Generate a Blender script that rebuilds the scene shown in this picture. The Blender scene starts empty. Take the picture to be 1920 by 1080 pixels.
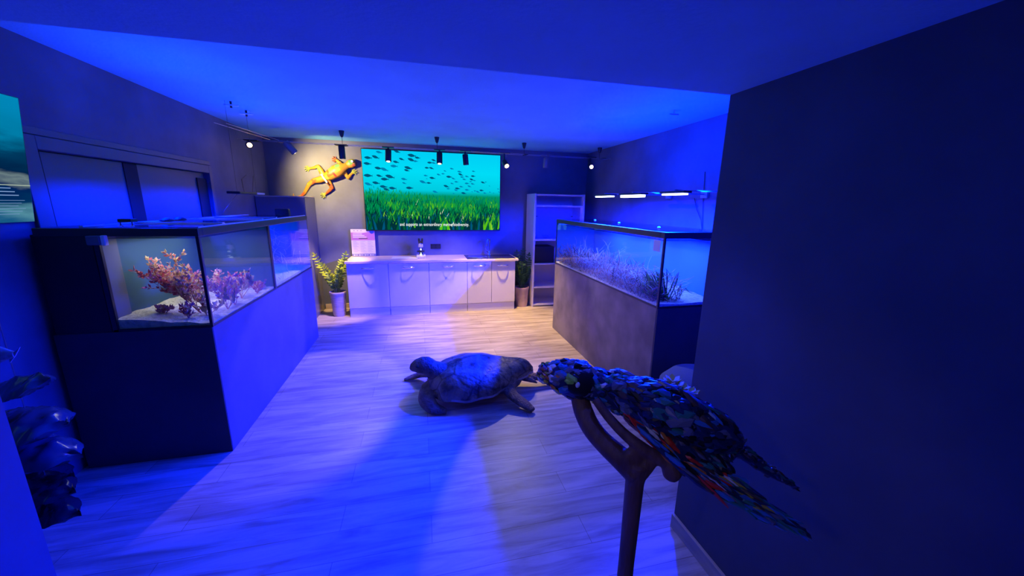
import bpy, bmesh, math, random
import numpy as np
from mathutils import Vector, Matrix, noise as mnoise
random.seed(7)
scene = bpy.context.scene
COL = scene.collection
PI = math.pi

# ---------------------------------------------------------------- camera
CX, CY, FPX, CAMH = 960.0, 540.0, 697.0, 1.80
def _d(px, py):
    v = np.array([px - CX, -(py - CY), -FPX]); return v / np.linalg.norm(v)
_y = _d(787, 380); _z = -_d(906, 3637); _z = _z - _y * (_z @ _y); _z /= np.linalg.norm(_z); _x = np.cross(_y, _z)
RC = np.array([_x, _y, _z])
cam_data = bpy.data.cameras.new('camera'); cam = bpy.data.objects.new('camera', cam_data); COL.objects.link(cam)
cam_data.sensor_width = 36.0; cam_data.lens = 36.0 * FPX / 1920.0; cam_data.clip_start = 0.02
M = Matrix([[*RC[0], 0], [*RC[1], 0], [*RC[2], CAMH], [0, 0, 0, 1]])
cam.matrix_world = M
scene.camera = cam

def ray(px, py): return RC @ _d(px, py)
def at_z(px, py, z):
    r = ray(px, py); t = (z - CAMH) / r[2]; return Vector((r[0]*t, r[1]*t, z))
def at_y(px, py, y):
    r = ray(px, py); t = y / r[1]; return Vector((r[0]*t, y, CAMH + r[2]*t))
def at_x(px, py, x):
    r = ray(px, py); t = x / r[0]; return Vector((x, r[1]*t, CAMH + r[2]*t))
def at_d(px, py, dd):
    r = np.array([px - CX, -(py - CY), -FPX]) / FPX * dd; w = RC @ r
    return Vector((w[0], w[1], w[2] + CAMH))

# ---------------------------------------------------------------- view, world
vs = scene.view_settings
scene.display_settings.display_device = 'sRGB'
vs.view_transform = 'Standard'; vs.look = 'None'; vs.gamma = 1.0; vs.exposure = 0.0; vs.use_curve_mapping = False
scene.cycles.transparent_max_bounces = 24
scene.cycles.max_bounces = 8
scene.cycles.diffuse_bounces = 4
scene.cycles.sample_clamp_indirect = 4.0
scene.cycles.caustics_reflective = False; scene.cycles.caustics_refractive = False
world = bpy.data.worlds.new('world'); scene.world = world; world.use_nodes = True
bg = world.node_tree.nodes['Background']; bg.inputs[0].default_value = (0.001, 0.004, 0.02, 1); bg.inputs[1].default_value = 0.5

# ---------------------------------------------------------------- lights
def aim(o, target):
    o.rotation_euler = (Vector(target) - o.location).to_track_quat('-Z', 'Y').to_euler()
def spot(name, loc, target, power, color, size=60, blend=0.4, radius=0.03):
    l = bpy.data.lights.new(name, 'SPOT'); l.energy = power; l.color = color
    l.spot_size = math.radians(size); l.spot_blend = blend; l.shadow_soft_size = radius
    o = bpy.data.objects.new(name, l); COL.objects.link(o); o.location = loc; aim(o, target); return o
def point(name, loc, power, color, radius=0.05):
    l = bpy.data.lights.new(name, 'POINT'); l.energy = power; l.color = color; l.shadow_soft_size = radius
    o = bpy.data.objects.new(name, l); COL.objects.link(o); o.location = loc; return o
def area(name, loc, target, power, color, sx, sy):
    l = bpy.data.lights.new(name, 'AREA'); l.energy = power; l.color = color; l.shape = 'RECTANGLE'; l.size = sx; l.size_y = sy
    o = bpy.data.objects.new(name, l); COL.objects.link(o); o.location = loc; aim(o, target); return o
BLUE = (0.0, 0.010, 1.0); BLUE2 = (0.0, 0.05, 1.0); WARM = (1.0, 0.62, 0.22)
# blue aquarium lamps over the right tank, shining down and across the room; the tank rim shades the floor beside it; two fills per lamp are added
LAMPS = [(2.15, 3.97, 4.42), (2.15, 3.35, 3.81), (2.15, 2.73, 3.08)]
for (xx, y0, y1) in LAMPS:
    area('blue_lamp_light', (xx, (y0+y1)/2, 1.885), (xx, (y0+y1)/2, 0), 680, BLUE, 0.05, y1-y0)
    area('blue_bounce_fill', (xx+0.15, (y0+y1)/2, 1.96), (xx+0.35, (y0+y1)/2, 3), 26, (0, 0.022, 1.0), 0.1, 0.4)  # added upward fill, stands in for lamp light bouncing off the water
    area('blue_underwater_fill', (xx, (y0+y1)/2, 1.50), (xx, (y0+y1)/2, 0), 5, (0.10, 0.20, 1.0), 0.35, 0.5)  # added fill below the water surface, which blocks the lamps above
# left tank: added uplights, then the lights inside
for yy in (3.4, 4.6):
    area('blue_ceiling_fill', (-1.75, yy, 1.95), (-1.2, yy, 2.7), 18, BLUE2, 0.2, 0.3)  # added fill to turn the left ceiling blue
area('white_tank_light', (-1.68, 3.35, 1.54), (-1.68, 3.35, 0), 3.6, (0.95, 0.92, 0.66), 0.35, 0.8)
area('blue_rear_tank_light', (-1.68, 4.6, 1.54), (-1.68, 4.6, 0), 2.2, (0.03, 0.22, 1.0), 0.3, 0.9)
# track spots, and added lights that hang on no fixture
spot('gecko_spot', (-1.62, 5.90, 2.42), (-1.25, 6.7, 2.12), 215, (1.0, 0.66, 0.22), 116, 0.9, 0.03)
spot('counter_spot_left', (-0.42, 5.72, 2.36), (-0.85, 5.9, 0), 25, (0.75, 0.42, 0.6), 80, 0.5)
spot('counter_spot', (0.30, 5.72, 2.36), (0.75, 5.85, 0), 110, WARM, 76, 0.35)
spot('floor_spot', (1.32, 5.78, 2.33), (1.1, 5.2, 0), 420, (1.0, 0.62, 0.12), 76, 0.5)
spot('left_corner_spot', (-1.95, 5.3, 2.40), (1.9, 4.2, 0.4), 90, (1.0, 0.5, 0.35), 50, 0.5)
spot('floor_pool_fill_right', (1.35, 5.2, 2.4), (1.45, 1.7, 0), 90, (1.0, 0.85, 0.9), 40, 0.12)  # added floor pool; the gap to its twin leaves the blue streak
spot('floor_pool_fill_left', (-0.8, 5.4, 2.4), (-1.15, 3.7, 0), 100, (1.0, 0.75, 0.9), 40, 0.3)  # added floor pool on the left side
point('unseen_blue_fill', (-0.3, -0.4, 1.9), 2.5, BLUE, 0.2)  # added blue fill behind the camera
spot('plant_spot', (-1.03, 5.80, 2.28), (-1.30, 6.28, 0.6), 280, WARM, 42, 0.6)
spot('sculpture_fill', (-0.7, -0.2, 2.15), (0.80, 0.85, 1.12), 5.5, (1.0, 0.9, 0.85), 34, 0.6)  # added neutral fill from behind the camera to bring out the debris colours
for yy in (3.5, 4.6):
    area('blue_wall_fill', (-1.98, yy, 1.835), (-2.23, yy, 1.0), 26, BLUE, 0.5, 0.08)  # added fill for the lower left wall behind the tank
spot('shell_rim_fill', (1.15, 2.3, 2.55), (0.66, 0.86, 1.24), 75, (0.0, 0.05, 1.0), 24, 0.7)  # added blue rim light for the top of the debris shell
spot('front_floor_blue_fill', (0.6, 0.9, 2.26), (0.8, 2.2, 0), 70, (0.02, 0.04, 1.0), 90, 0.8)  # added blue fill for the floor at the front right

# ---------------------------------------------------------------- materials
def mat(name, color, rough=0.6, metal=0.0, var=0.0, vscale=6.0, bump=0.0, bscale=40.0, color2=None, emit=None, estr=1.0, stretch=None, spec=0.5):
    m = bpy.data.materials.new(name); m.use_nodes = True
    nt = m.node_tree; p = nt.nodes['Principled BSDF']
    p.inputs['Base Color'].default_value = (*color, 1); p.inputs['Roughness'].default_value = rough
    p.inputs['Metallic'].default_value = metal; p.inputs['Specular IOR Level'].default_value = spec
    tc = nt.nodes.new('ShaderNodeTexCoord'); mp = nt.nodes.new('ShaderNodeMapping')
    nt.links.new(tc.outputs['Object'], mp.inputs['Vector'])
    if stretch: mp.inputs['Scale'].default_value = stretch
    if var > 0 or color2:
        n = nt.nodes.new('ShaderNodeTexNoise'); n.inputs['Scale'].default_value = vscale; n.inputs['Detail'].default_value = 5
        nt.links.new(mp.outputs[0], n.inputs['Vector'])
        r = nt.nodes.new('ShaderNodeValToRGB')
        c2 = color2 or tuple(min(1, c * (1 + var)) for c in color)
        c1 = color if color2 else tuple(c * (1 - var) for c in color)
        r.color_ramp.elements[0].position = 0.36; r.color_ramp.elements[1].position = 0.64
        r.color_ramp.elements[0].color = (*c1, 1); r.color_ramp.elements[1].color = (*c2, 1)
        nt.links.new(n.outputs['Fac'], r.inputs[0]); nt.links.new(r.outputs[0], p.inputs['Base Color'])
    if bump > 0:
        n2 = nt.nodes.new('ShaderNodeTexNoise'); n2.inputs['Scale'].default_value = bscale; n2.inputs['Detail'].default_value = 4
        nt.links.new(mp.outputs[0], n2.inputs['Vector'])
        b = nt.nodes.new('ShaderNodeBump'); b.inputs['Strength'].default_value = bump; b.inputs['Distance'].default_value = 0.02
        nt.links.new(n2.outputs['Fac'], b.inputs['Height']); nt.links.new(b.outputs[0], p.inputs['Normal'])
    if emit:
        p.inputs['Emission Color'].default_value = (*emit, 1); p.inputs['Emission Strength'].default_value = estr
    return m
def emis(name, color, s=1.0):
    m = bpy.data.materials.new(name); m.use_nodes = True; nt = m.node_tree; nt.nodes.clear()
    e = nt.nodes.new('ShaderNodeEmission'); o = nt.nodes.new('ShaderNodeOutputMaterial')
    e.inputs[0].default_value = (*color, 1); e.inputs[1].default_value = s; nt.links.new(e.outputs[0], o.inputs[0]); return m
def glass(name, tint, refl_rough=0.02, ior=1.35, base=0.0):
    m = bpy.data.materials.new(name); m.use_nodes = True; nt = m.node_tree; nt.nodes.clear()
    t = nt.nodes.new('ShaderNodeBsdfTransparent'); t.inputs[0].default_value = (*tint, 1)
    g = nt.nodes.new('ShaderNodeBsdfGlossy'); g.inputs['Roughness'].default_value = refl_rough
    f = nt.nodes.new('ShaderNodeFresnel'); ge = nt.nodes.new('ShaderNodeNewGeometry'); mr = nt.nodes.new('ShaderNodeMapRange')
    mr.inputs['To Min'].default_value = ior; mr.inputs['To Max'].default_value = 1/ior; nt.links.new(ge.outputs['Backfacing'], mr.inputs[0]); nt.links.new(mr.outputs[0], f.inputs[0])
    mx = nt.nodes.new('ShaderNodeMixShader'); o = nt.nodes.new('ShaderNodeOutputMaterial')
    nt.links.new(f.outputs[0], mx.inputs[0]); nt.links.new(t.outputs[0], mx.inputs[1]); nt.links.new(g.outputs[0], mx.inputs[2])
    nt.links.new(mx.outputs[0], o.inputs[0]); return m

def floor_mat():
    m = bpy.data.materials.new('light_oak_planks'); m.use_nodes = True; nt = m.node_tree; p = nt.nodes['Principled BSDF']
    tc = nt.nodes.new('ShaderNodeTexCoord')
    br = nt.nodes.new('ShaderNodeTexBrick'); br.offset = 0.37; br.inputs['Scale'].default_value = 1.0
    br.inputs['Brick Width'].default_value = 1.35; br.inputs['Row Height'].default_value = 0.19; br.inputs['Mortar Size'].default_value = 0.0018
    br.inputs['Color1'].default_value = (0.56, 0.50, 0.46, 1); br.inputs['Color2'].default_value = (0.44, 0.385, 0.35, 1); br.inputs['Mortar'].default_value = (0.24, 0.20, 0.18, 1)
    nt.links.new(tc.outputs['Object'], br.inputs['Vector'])
    mp = nt.nodes.new('ShaderNodeMapping'); mp.inputs['Scale'].default_value = (1.1, 9, 1); nt.links.new(tc.outputs['Object'], mp.inputs['Vector'])
    n = nt.nodes.new('ShaderNodeTexNoise'); n.inputs['Scale'].default_value = 1.6; n.inputs['Detail'].default_value = 7; n.inputs['Roughness'].default_value = 0.6; n.inputs['Distortion'].default_value = 0.6
    nt.links.new(mp.outputs[0], n.inputs['Vector'])
    r = nt.nodes.new('ShaderNodeValToRGB'); r.color_ramp.elements[0].position = 0.33; r.color_ramp.elements[1].position = 0.62
    r.color_ramp.elements[0].color = (0.48, 0.44, 0.43, 1); r.color_ramp.elements[1].color = (1, 1, 1, 1)
    nt.links.new(n.outputs['Fac'], r.inputs[0])
    mx = nt.nodes.new('ShaderNodeMix'); mx.data_type = 'RGBA'; mx.blend_type = 'MULTIPLY'; mx.inputs[0].default_value = 1.0
    nt.links.new(br.outputs['Color'], mx.inputs[6]); nt.links.new(r.outputs[0], mx.inputs[7]); nt.links.new(mx.outputs[2], p.inputs['Base Color'])
    p.inputs['Roughness'].default_value = 0.42
    b = nt.nodes.new('ShaderNodeBump'); b.inputs['Strength'].default_value = 0.12; b.inputs['Distance'].default_value = 0.01
    nt.links.new(n.outputs['Fac'], b.inputs['Height']); nt.links.new(b.outputs[0], p.inputs['Normal'])
    return m

MT = {}
MT['floor'] = floor_mat()
MT['ceiling'] = mat('plaster_blue_light_tint', (0.15, 0.52, 0.80), 0.9, var=0.04, vscale=2.5, bump=0.15, bscale=60)  # white plaster with the blue light put into its colour
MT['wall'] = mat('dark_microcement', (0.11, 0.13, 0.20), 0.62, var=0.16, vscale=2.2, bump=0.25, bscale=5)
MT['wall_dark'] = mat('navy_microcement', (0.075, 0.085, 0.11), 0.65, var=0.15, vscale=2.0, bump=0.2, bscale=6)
MT['stand'] = mat('dark_microcement_stand', (0.11, 0.115, 0.19), 0.6, var=0.14, vscale=2.6, bump=0.15, bscale=7)
MT['stand_front'] = mat('dark_panel', (0.05, 0.052, 0.07), 0.6, var=0.1, vscale=3)
MT['door'] = mat('dark_painted_door', (0.13, 0.14, 0.17), 0.5, var=0.05, vscale=2)
MT['gap'] = mat('recess_shade', (0.02, 0.02, 0.03), 0.8)  # near-black, stands in for the shade in the door gaps
MT['baseboard'] = mat('oak_baseboard', (0.48, 0.40, 0.31), 0.5, var=0.12, vscale=4, stretch=(1, 1, 6))
MT['black'] = mat('matte_black', (0.012, 0.013, 0.017), 0.45)
MT['blackframe'] = mat('black_silicone_frame', (0.02, 0.022, 0.03), 0.35)
MT['glass'] = glass('aquarium_glass', (0.93, 0.97, 0.98), 0.01, 1.28)
MT['glassL'] = glass('blue_filtering_aquarium_glass', (0.96, 0.98, 0.86), 0.01, 1.28)  # straw tint added to filter blue lamp light out of the left tank
MT['clearglass'] = glass('clear_glass', (0.96, 0.98, 0.99), 0.02, 1.4)
MT['backL'] = mat('steel_blue_backdrop', (0.045, 0.125, 0.20), 0.8)
MT['backL2'] = mat('blue_backdrop', (0.06, 0.22, 0.60), 0.8)
MT['backR'] = mat('bright_blue_backdrop', (0.10, 0.42, 0.85), 0.8)
MT['sand'] = mat('pale_sand', (0.78, 0.72, 0.55), 0.9, var=0.2, vscale=30, bump=0.6, bscale=60)
MT['sand2'] = mat('white_sand', (0.85, 0.86, 0.85), 0.9, var=0.15, vscale=30, bump=0.6, bscale=60)
MT['white'] = mat('white_laminate', (0.72, 0.69, 0.68), 0.45)
MT['worktop'] = mat('pale_wood_worktop', (0.62, 0.52, 0.46), 0.35, var=0.10, vscale=3, stretch=(1, 8, 1))
MT['chrome'] = mat('chrome', (0.85, 0.85, 0.87), 0.12, 1.0)
MT['steel'] = mat('brushed_steel', (0.6, 0.6, 0.62), 0.28, 1.0)
MT['shelf'] = mat('white_shelf_board', (0.72, 0.68, 0.76), 0.5)
MT['pot'] = mat('beige_ribbed_clay', (0.62, 0.52, 0.44), 0.5, var=0.15, vscale=8, stretch=(1, 1, 6))
MT['pot2'] = mat('tan_clay', (0.60, 0.42, 0.32), 0.6, var=0.2, vscale=5)
MT['soil'] = mat('dark_soil', (0.03, 0.022, 0.016), 0.95, bump=0.5)
MT['leaf'] = mat('glossy_green_leaf', (0.20, 0.36, 0.02), 0.3, color2=(0.55, 0.66, 0.05), vscale=9)
MT['leaf2'] = mat('dark_green_leaf', (0.03, 0.10, 0.03), 0.4, color2=(0.06, 0.17, 0.06), vscale=9)
MT['lampglow'] = emis('warm_lamp_glow', (1.0, 0.62, 0.25), 14)
MT['lampglow2'] = emis('small_lamp_glow', (1.0, 0.85, 0.6), 3)
MT['ledglow'] = emis('blue_white_led', (0.75, 0.85, 1.0), 6)
MT['tiny'] = emis('screen_led', (0.8, 1.0, 0.9), 2)
MT['log_shell'] = mat('mottled_turtle_shell', (0.05, 0.035, 0.035), 0.5, color2=(0.28, 0.20, 0.12), vscale=11, bump=1.0, bscale=18)
_nt = MT['log_shell'].node_tree
_v = _nt.nodes.new('ShaderNodeTexVoronoi'); _v.feature = 'DISTANCE_TO_EDGE'; _v.inputs['Scale'].default_value = 4.6
_tc = [n for n in _nt.nodes if n.type == 'TEX_COORD'][0]; _nt.links.new(_tc.outputs['Object'], _v.inputs['Vector'])
_r = _nt.nodes.new('ShaderNodeValToRGB'); _r.color_ramp.elements[0].position = 0.0; _r.color_ramp.elements[0].color = (.35, .3, .3, 1); _r.color_ramp.elements[1].position = .05
_nt.links.new(_v.outputs['Distance'], _r.inputs[0])
_m = _nt.nodes.new('ShaderNodeMix'); _m.data_type = 'RGBA'; _m.blend_type = 'MULTIPLY'; _m.inputs[0].default_value = 1.0
_p = _nt.nodes['Principled BSDF']; _src = _p.inputs['Base Color'].links[0].from_socket
_nt.links.new(_src, _m.inputs[6]); _nt.links.new(_r.outputs[0], _m.inputs[7]); _nt.links.new(_m.outputs[2], _p.inputs['Base Color'])
MT['log_skin'] = mat('brown_turtle_skin', (0.10, 0.05, 0.035), 0.6, color2=(0.24, 0.14, 0.085), vscale=16, bump=0.8, bscale=60)
MT['log_rim'] = mat('pale_shell_rim', (0.36, 0.28, 0.24), 0.6, var=0.3, vscale=10, bump=0.5)
MT['drift'] = mat('brown_driftwood', (0.11, 0.05, 0.04), 0.6, color2=(0.20, 0.10, 0.075), vscale=8, bump=0.3, bscale=20, stretch=(3, 3, 0.6))
MT['pouf'] = mat('blue_grey_fabric', (0.09, 0.13, 0.20), 0.9, bump=0.3, bscale=120)

# ---------------------------------------------------------------- mesh tools
def wloc(o):
    v = Vector((0, 0, 0))
    while o is not None: v = v + o.location; o = o.parent
    return v
class MB:
    def __init__(s): s.v = []; s.f = []; s.m = []
    def add(s, vs, fs, mi=0):
        k = len(s.v); s.v += [Vector(v) for v in vs]; s.f += [tuple(i + k for i in f) for f in fs]; s.m += [mi] * len(fs)
    def box(s, x0, x1, y0, y1, z0, z1, mi=0):
        s.add([(x0,y0,z0),(x1,y0,z0),(x1,y1,z0),(x0,y1,z0),(x0,y0,z1),(x1,y0,z1),(x1,y1,z1),(x0,y1,z1)],
              [(0,3,2,1),(4,5,6,7),(0,1,5,4),(1,2,6,5),(2,3,7,6),(3,0,4,7)], mi); return s
    def bbox(s, x0, x1, y0, y1, z0, z1, b=0.004, mi=0):
        """box with chamfered edges"""
        bm = bmesh.new(); bmesh.ops.create_cube(bm, size=1.0)
        for v in bm.verts: v.co = Vector(((x0+x1)/2 + v.co.x*(x1-x0), (y0+y1)/2 + v.co.y*(y1-y0), (z0+z1)/2 + v.co.z*(z1-z0)))
        bmesh.ops.bevel(bm, geom=bm.edges[:] , offset=b, segments=2, affect='EDGES', profile=0.5)
        s.frombm(bm, mi); return s
    def frombm(s, bm, mi=0):
        bm.verts.ensure_lookup_table(); bm.verts.index_update()
        s.add([v.co.copy() for v in bm.verts], [tuple(v.index for v in f.verts) for f in bm.faces], mi); bm.free()
    def tube(s, pts, radii, n=10, mi=0, flat=None, up=None, cap=True):
        """loft along pts; radii number / list; flat = list of second radii (elliptic)"""
        pts = [Vector(p) for p in pts]; N = len(pts)
        if not hasattr(radii, '__len__'): radii = [radii] * N
        if flat is None: flat = radii
        elif not hasattr(flat, '__len__'): flat = [flat] * N
        vs_ = []; fs = []; prev = None
        for i, p in enumerate(pts):
            t = (pts[min(i+1, N-1)] - pts[max(i-1, 0)]).normalized()
            u = Vector(up) if up is not None else (prev if prev is not None else (Vector((0,0,1)) if abs(t.z) < 0.9 else Vector((0,1,0))))
            a = u - t * u.dot(t)
            if a.length < 1e-4: a = Vector((1,0,0)) - t * t.x
            a.normalize(); b = t.cross(a); prev = a
            for k in range(n):
                w = 2*PI*k/n; vs_.append(p + b * math.cos(w) * radii[i] + a * math.sin(w) * flat[i])
        for i in range(N-1):
            for k in range(n):
                fs.append((i*n+k, i*n+(k+1)%n, (i+1)*n+(k+1)%n, (i+1)*n+k))
        if cap: fs.append(tuple(range(n-1, -1, -1))); fs.append(tuple((N-1)*n+k for k in range(n)))
        s.add(vs_, fs, mi); return s
    def cyl(s, p0, p1, r0, r1=None, n=16, mi=0):
        return s.tube([p0, p1], [r0, r0 if r1 is None else r1], n, mi)
    def lathe(s, prof, c, n=28, mi=0):
        c = Vector(c); vs_ = []; fs = []; N = len(prof)
        for r, z in prof:
            for k in range(n): w = 2*PI*k/n; vs_.append(c + Vector((r*math.cos(w), r*math.sin(w), z)))
        for i in range(N-1):
            for k in range(n): fs.append((i*n+k, i*n+(k+1)%n, (i+1)*n+(k+1)%n, (i+1)*n+k))
        fs.append(tuple(range(n-1, -1, -1))); fs.append(tuple((N-1)*n+k for k in range(n)))
        s.add(vs_, fs, mi); return s
    def ell(s, c, ax, n=16, m=10, mi=0):
        """ellipsoid; ax three axis vectors"""
        c = Vector(c); ax = [Vector(a) for a in ax]; vs_ = [c + ax[2]]; fs = []
        for i in range(1, m):
            t = PI*i/m
            for k in range(n):
                w = 2*PI*k/n; vs_.append(c + ax[0]*math.sin(t)*math.cos(w) + ax[1]*math.sin(t)*math.sin(w) + ax[2]*math.cos(t))
        vs_.append(c - ax[2]); L = len(vs_) - 1
        for k in range(n): fs.append((0, 1+k, 1+(k+1)%n)); fs.append((L, 1+(m-2)*n+(k+1)%n, 1+(m-2)*n+k))
        for i in range(m-2):
            for k in range(n): a = 1+i*n; fs.append((a+k, a+n+k, a+n+(k+1)%n, a+(k+1)%n))
        s.add(vs_, fs, mi); return s
    def prism(s, poly, off, mi=0):
        """polygon (list of 3D points) extruded by vector off"""
        n = len(poly); P = [Vector(p) for p in poly]; Q = [p + Vector(off) for p in P]
        s.add(P + Q, [tuple(range(n-1, -1, -1)), tuple(range(n, 2*n))] + [(i, (i+1)%n, n+(i+1)%n, n+i) for i in range(n)], mi); return s
    def build(s, name, mats, parent=None, smooth=False, origin=None, fix=True):
        if not isinstance(mats, (list, tuple)): mats = [mats]
        o0 = wloc(parent) if parent is not None else (Vector(origin) if origin is not None else Vector((0,0,0)))
        me = bpy.data.meshes.new(name); me.from_pydata([tuple(v - o0) for v in s.v], [], s.f)
        for m in mats: me.materials.append(MT[m] if isinstance(m, str) else m)
        me.polygons.foreach_set('material_index', s.m)
        if fix:
            bm = bmesh.new(); bm.from_mesh(me); bmesh.ops.recalc_face_normals(bm, faces=bm.faces); bm.to_mesh(me); bm.free()
        if smooth:
            me.polygons.foreach_set('use_smooth', [True]*len(me.polygons))
            try: me.set_sharp_from_angle(angle=math.radians(50 if smooth is True else smooth))
            except Exception: pass
        o = bpy.data.objects.new(name, me); COL.objects.link(o)
        if parent is not None: o.parent = parent
        else: o.location = o0
        return o
def each(name, mats, parent, mbs, smooth=False):
    return [m_.build(name, mats, parent, smooth=smooth) for m_ in mbs]
def tag(o, label=None, cat=None, group=None, kind=None):
    if label: o['label'] = label
    if cat: o['category'] = cat
    if group: o['group'] = group
    if kind: o['kind'] = kind
    return o
def thing(name, loc, label, cat, group=None):
    o = bpy.data.objects.new(name, None); COL.objects.link(o); o.location = loc; o.empty_display_size = 0.05
    return tag(o, label, cat, group)
def struct(mb, name, m, label=None):
    o = mb.build(name, m); o['kind'] = 'structure'
    if label: o['label'] = label
    return o
def copy_tree(o, parent=None):
    c = o.copy(); COL.objects.link(c)
    if parent is not None: c.parent = parent
    for ch in list(o.children): copy_tree(ch, c)
    return c
def aimpart(o, parent):   # a lamp belongs to its fixture
    o.location = o.location - wloc(parent); o.parent = parent

# ---------------------------------------------------------------- room shell
ZC, ZS, XL, XR, YB, YS, XCOL = 2.735, 2.29, -2.28, 3.05, 6.70, 1.525, 1.36
struct(MB().box(-4.2, XR+0.1, -2.2, YB+0.1, -0.1, 0), 'floor', 'floor', 'light wood plank floor')
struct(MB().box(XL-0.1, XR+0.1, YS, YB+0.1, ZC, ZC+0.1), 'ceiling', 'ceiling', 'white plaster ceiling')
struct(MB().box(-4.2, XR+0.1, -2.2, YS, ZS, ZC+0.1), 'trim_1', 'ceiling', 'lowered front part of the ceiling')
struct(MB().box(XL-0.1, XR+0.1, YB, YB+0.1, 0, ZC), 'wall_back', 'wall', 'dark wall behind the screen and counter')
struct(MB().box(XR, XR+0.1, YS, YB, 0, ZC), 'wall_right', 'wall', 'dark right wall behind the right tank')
DY0, DY1, DZ = 3.02, 4.98, 2.08
lw = MB(); lw.box(XL-0.1, XL, -2.2, DY0, 0, ZS+0.0); lw.box(XL-0.1, XL, YS, DY0, ZS, ZC); lw.box(XL-0.1, XL, DY1, YB, 0, ZC); lw.box(XL-0.1, XL, DY0, DY1, DZ, ZC)
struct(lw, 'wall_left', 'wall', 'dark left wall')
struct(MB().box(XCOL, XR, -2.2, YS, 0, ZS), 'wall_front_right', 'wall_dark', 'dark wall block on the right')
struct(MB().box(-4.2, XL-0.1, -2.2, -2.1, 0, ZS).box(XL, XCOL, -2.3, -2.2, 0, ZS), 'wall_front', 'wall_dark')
# near left wall end
pe = ray(50, 900); XP = pe[0]/pe[1]*1.10
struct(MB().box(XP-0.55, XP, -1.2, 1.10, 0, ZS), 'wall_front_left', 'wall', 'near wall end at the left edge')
# baseboards
struct(MB().bbox(XCOL-0.018, XCOL, -2.2, YS, 0, 0.085, 0.003), 'baseboard_front_right', 'baseboard')
bb = MB().bbox(-1.62, -1.13, YB-0.016, YB, 0, 0.085, 0.003).bbox(1.60, 1.90, YB-0.016, YB, 0, 0.085, 0.003)
struct(bb, 'baseboard_back', 'baseboard')
# double sliding door on the left wall
dr = struct(MB().box(XL-0.05, XL-0.032, DY0, 3.93, 0, DZ-0.006), 'door_1', 'door', 'dark sliding door, near panel')
each('door_gap_shade', 'gap', dr, [MB().box(XL-0.032, XL-0.012, DY0+0.02, DY0+0.05, 0, DZ-0.006), MB().box(XL-0.032, XL-0.025, 3.78, 3.93, 0, DZ-0.006)])  # solid dark strips painted as the shade of the door recess
dr = struct(MB().box(XL-0.045, XL-0.03, 3.93, DY1-0.02, 0, DZ-0.006), 'door_2', 'door', 'dark sliding door, far panel')
MB().box(XL-0.03, XL-0.018, 4.80, 4.98, 0, DZ-0.06).build('door_gap_shade', 'gap', dr)
cs = MB()
cs.bbox(XL, XL+0.022, DY0-0.11, DY0, 0, DZ+0.08, 0.004); cs.bbox(XL, XL+0.022, DY1, DY1+0.06, 0, DZ+0.08, 0.004); cs.bbox(XL, XL+0.022, DY0, DY1, DZ, DZ+0.08, 0.004)
cs.bbox(XL, XL+0.012, DY0-0.11, DY1+0.06, DZ+0.085, DZ+0.13, 0.004)
struct(cs, 'trim_2', 'door', 'dark casing around the sliding doors')

# ---------------------------------------------------------------- left aquarium
LX0, LX1, LY0, LY1, LZ0, LZ1 = -1.94, -1.39, 2.806, 5.245, 0.955, 1.615
st = thing('aquarium_stand', (-1.84, 4.0, 0), 'long dark plinth under the left aquarium, side lit bright blue', 'aquarium stand')
MB().bbox(XL+0.03, LX1-0.004, LY0+0.004, LY1, 0, LZ0, 0.003).build('plinth', 'stand', st)
MB().bbox(XL+0.03, LX1-0.006, LY0-0.004, LY0+0.012, 0.0, LZ0-0.002, 0.002).build('front_panel', 'stand_front', st)
tk = thing('aquarium', (-1.66, 4.0, LZ0), 'left aquarium with pale sand and pink seaweed, white light inside', 'aquarium')
MB().box(LX0, LX1, LY0, LY1, LZ0, LZ0+0.012).build('bottom_pane', 'black', tk)
MB().box(LX0+0.02, LX1-0.01, LY0, LY0+0.01, LZ0+0.01, 1.57).build('front_pane', 'glassL', tk)
MB().box(LX1-0.01, LX1, LY0, LY1, LZ0+0.01, 1.57).build('side_pane', 'glassL', tk)
bp = MB(); bp.box(LX0-0.01, LX0, LY0+0.02, 3.965, LZ0+0.01, 1.57); bp.box(LX0, LX1-0.012, 3.955, 3.967, LZ0+0.01, 1.57)
bp.build('back_panel', 'backL', tk)
bp = MB(); bp.box(LX0-0.01, LX0, 3.985, LY1, LZ0+0.01, 1.57); bp.box(LX0, LX1-0.012, LY1-0.012, LY1, LZ0+0.01, 1.57)
tag(bp.build('back_panel', 'backL2', tk), 'brighter blue back panel of the rear compartment')
MB().box(LX0, LX1-0.008, 3.967, 3.985, LZ0+0.01, 1.57).build('divider', 'blackframe', tk)
fr = MB()
for (x0, x1, y0, y1) in ((XL+0.06, LX1+0.004, LY0-0.004, LY0+0.05), (XL+0.06, LX1+0.004, LY1-0.05, LY1), (LX1-0.045, LX1+0.004, LY0+0.05, LY1-0.05), (XL+0.06, LX0+0.03, LY0+0.05, LY1-0.05)):
    fr.bbox(x0, x1, y0, y1, 1.565, LZ1, 0.003)
fr.build('rim', 'blackframe', tk)
each('corner_seal', 'blackframe', tk, [MB().box(LX1-0.016, LX1+0.001, LY0-0.001, LY0+0.014, LZ0, 1.57), MB().box(LX1-0.006, LX1+0.001, 3.955, 3.990, LZ0, 1.57), MB().box(LX0-0.005, LX0+0.025, LY0, LY0+0.02, LZ0, 1.57)])
MB().box(LX0+0.002, LX0+0.012, LY0+0.015, LY0+0.16, LZ0+0.015, 1.56).build('overflow_weir', mat('grey_plastic', (0.16, 0.18, 0.20), 0.5), tk)
MB().box(XL+0.04, LX0-0.012, LY0+0.004, LY1, LZ0, 1.575).build('filter_box', 'black', tk)
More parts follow.
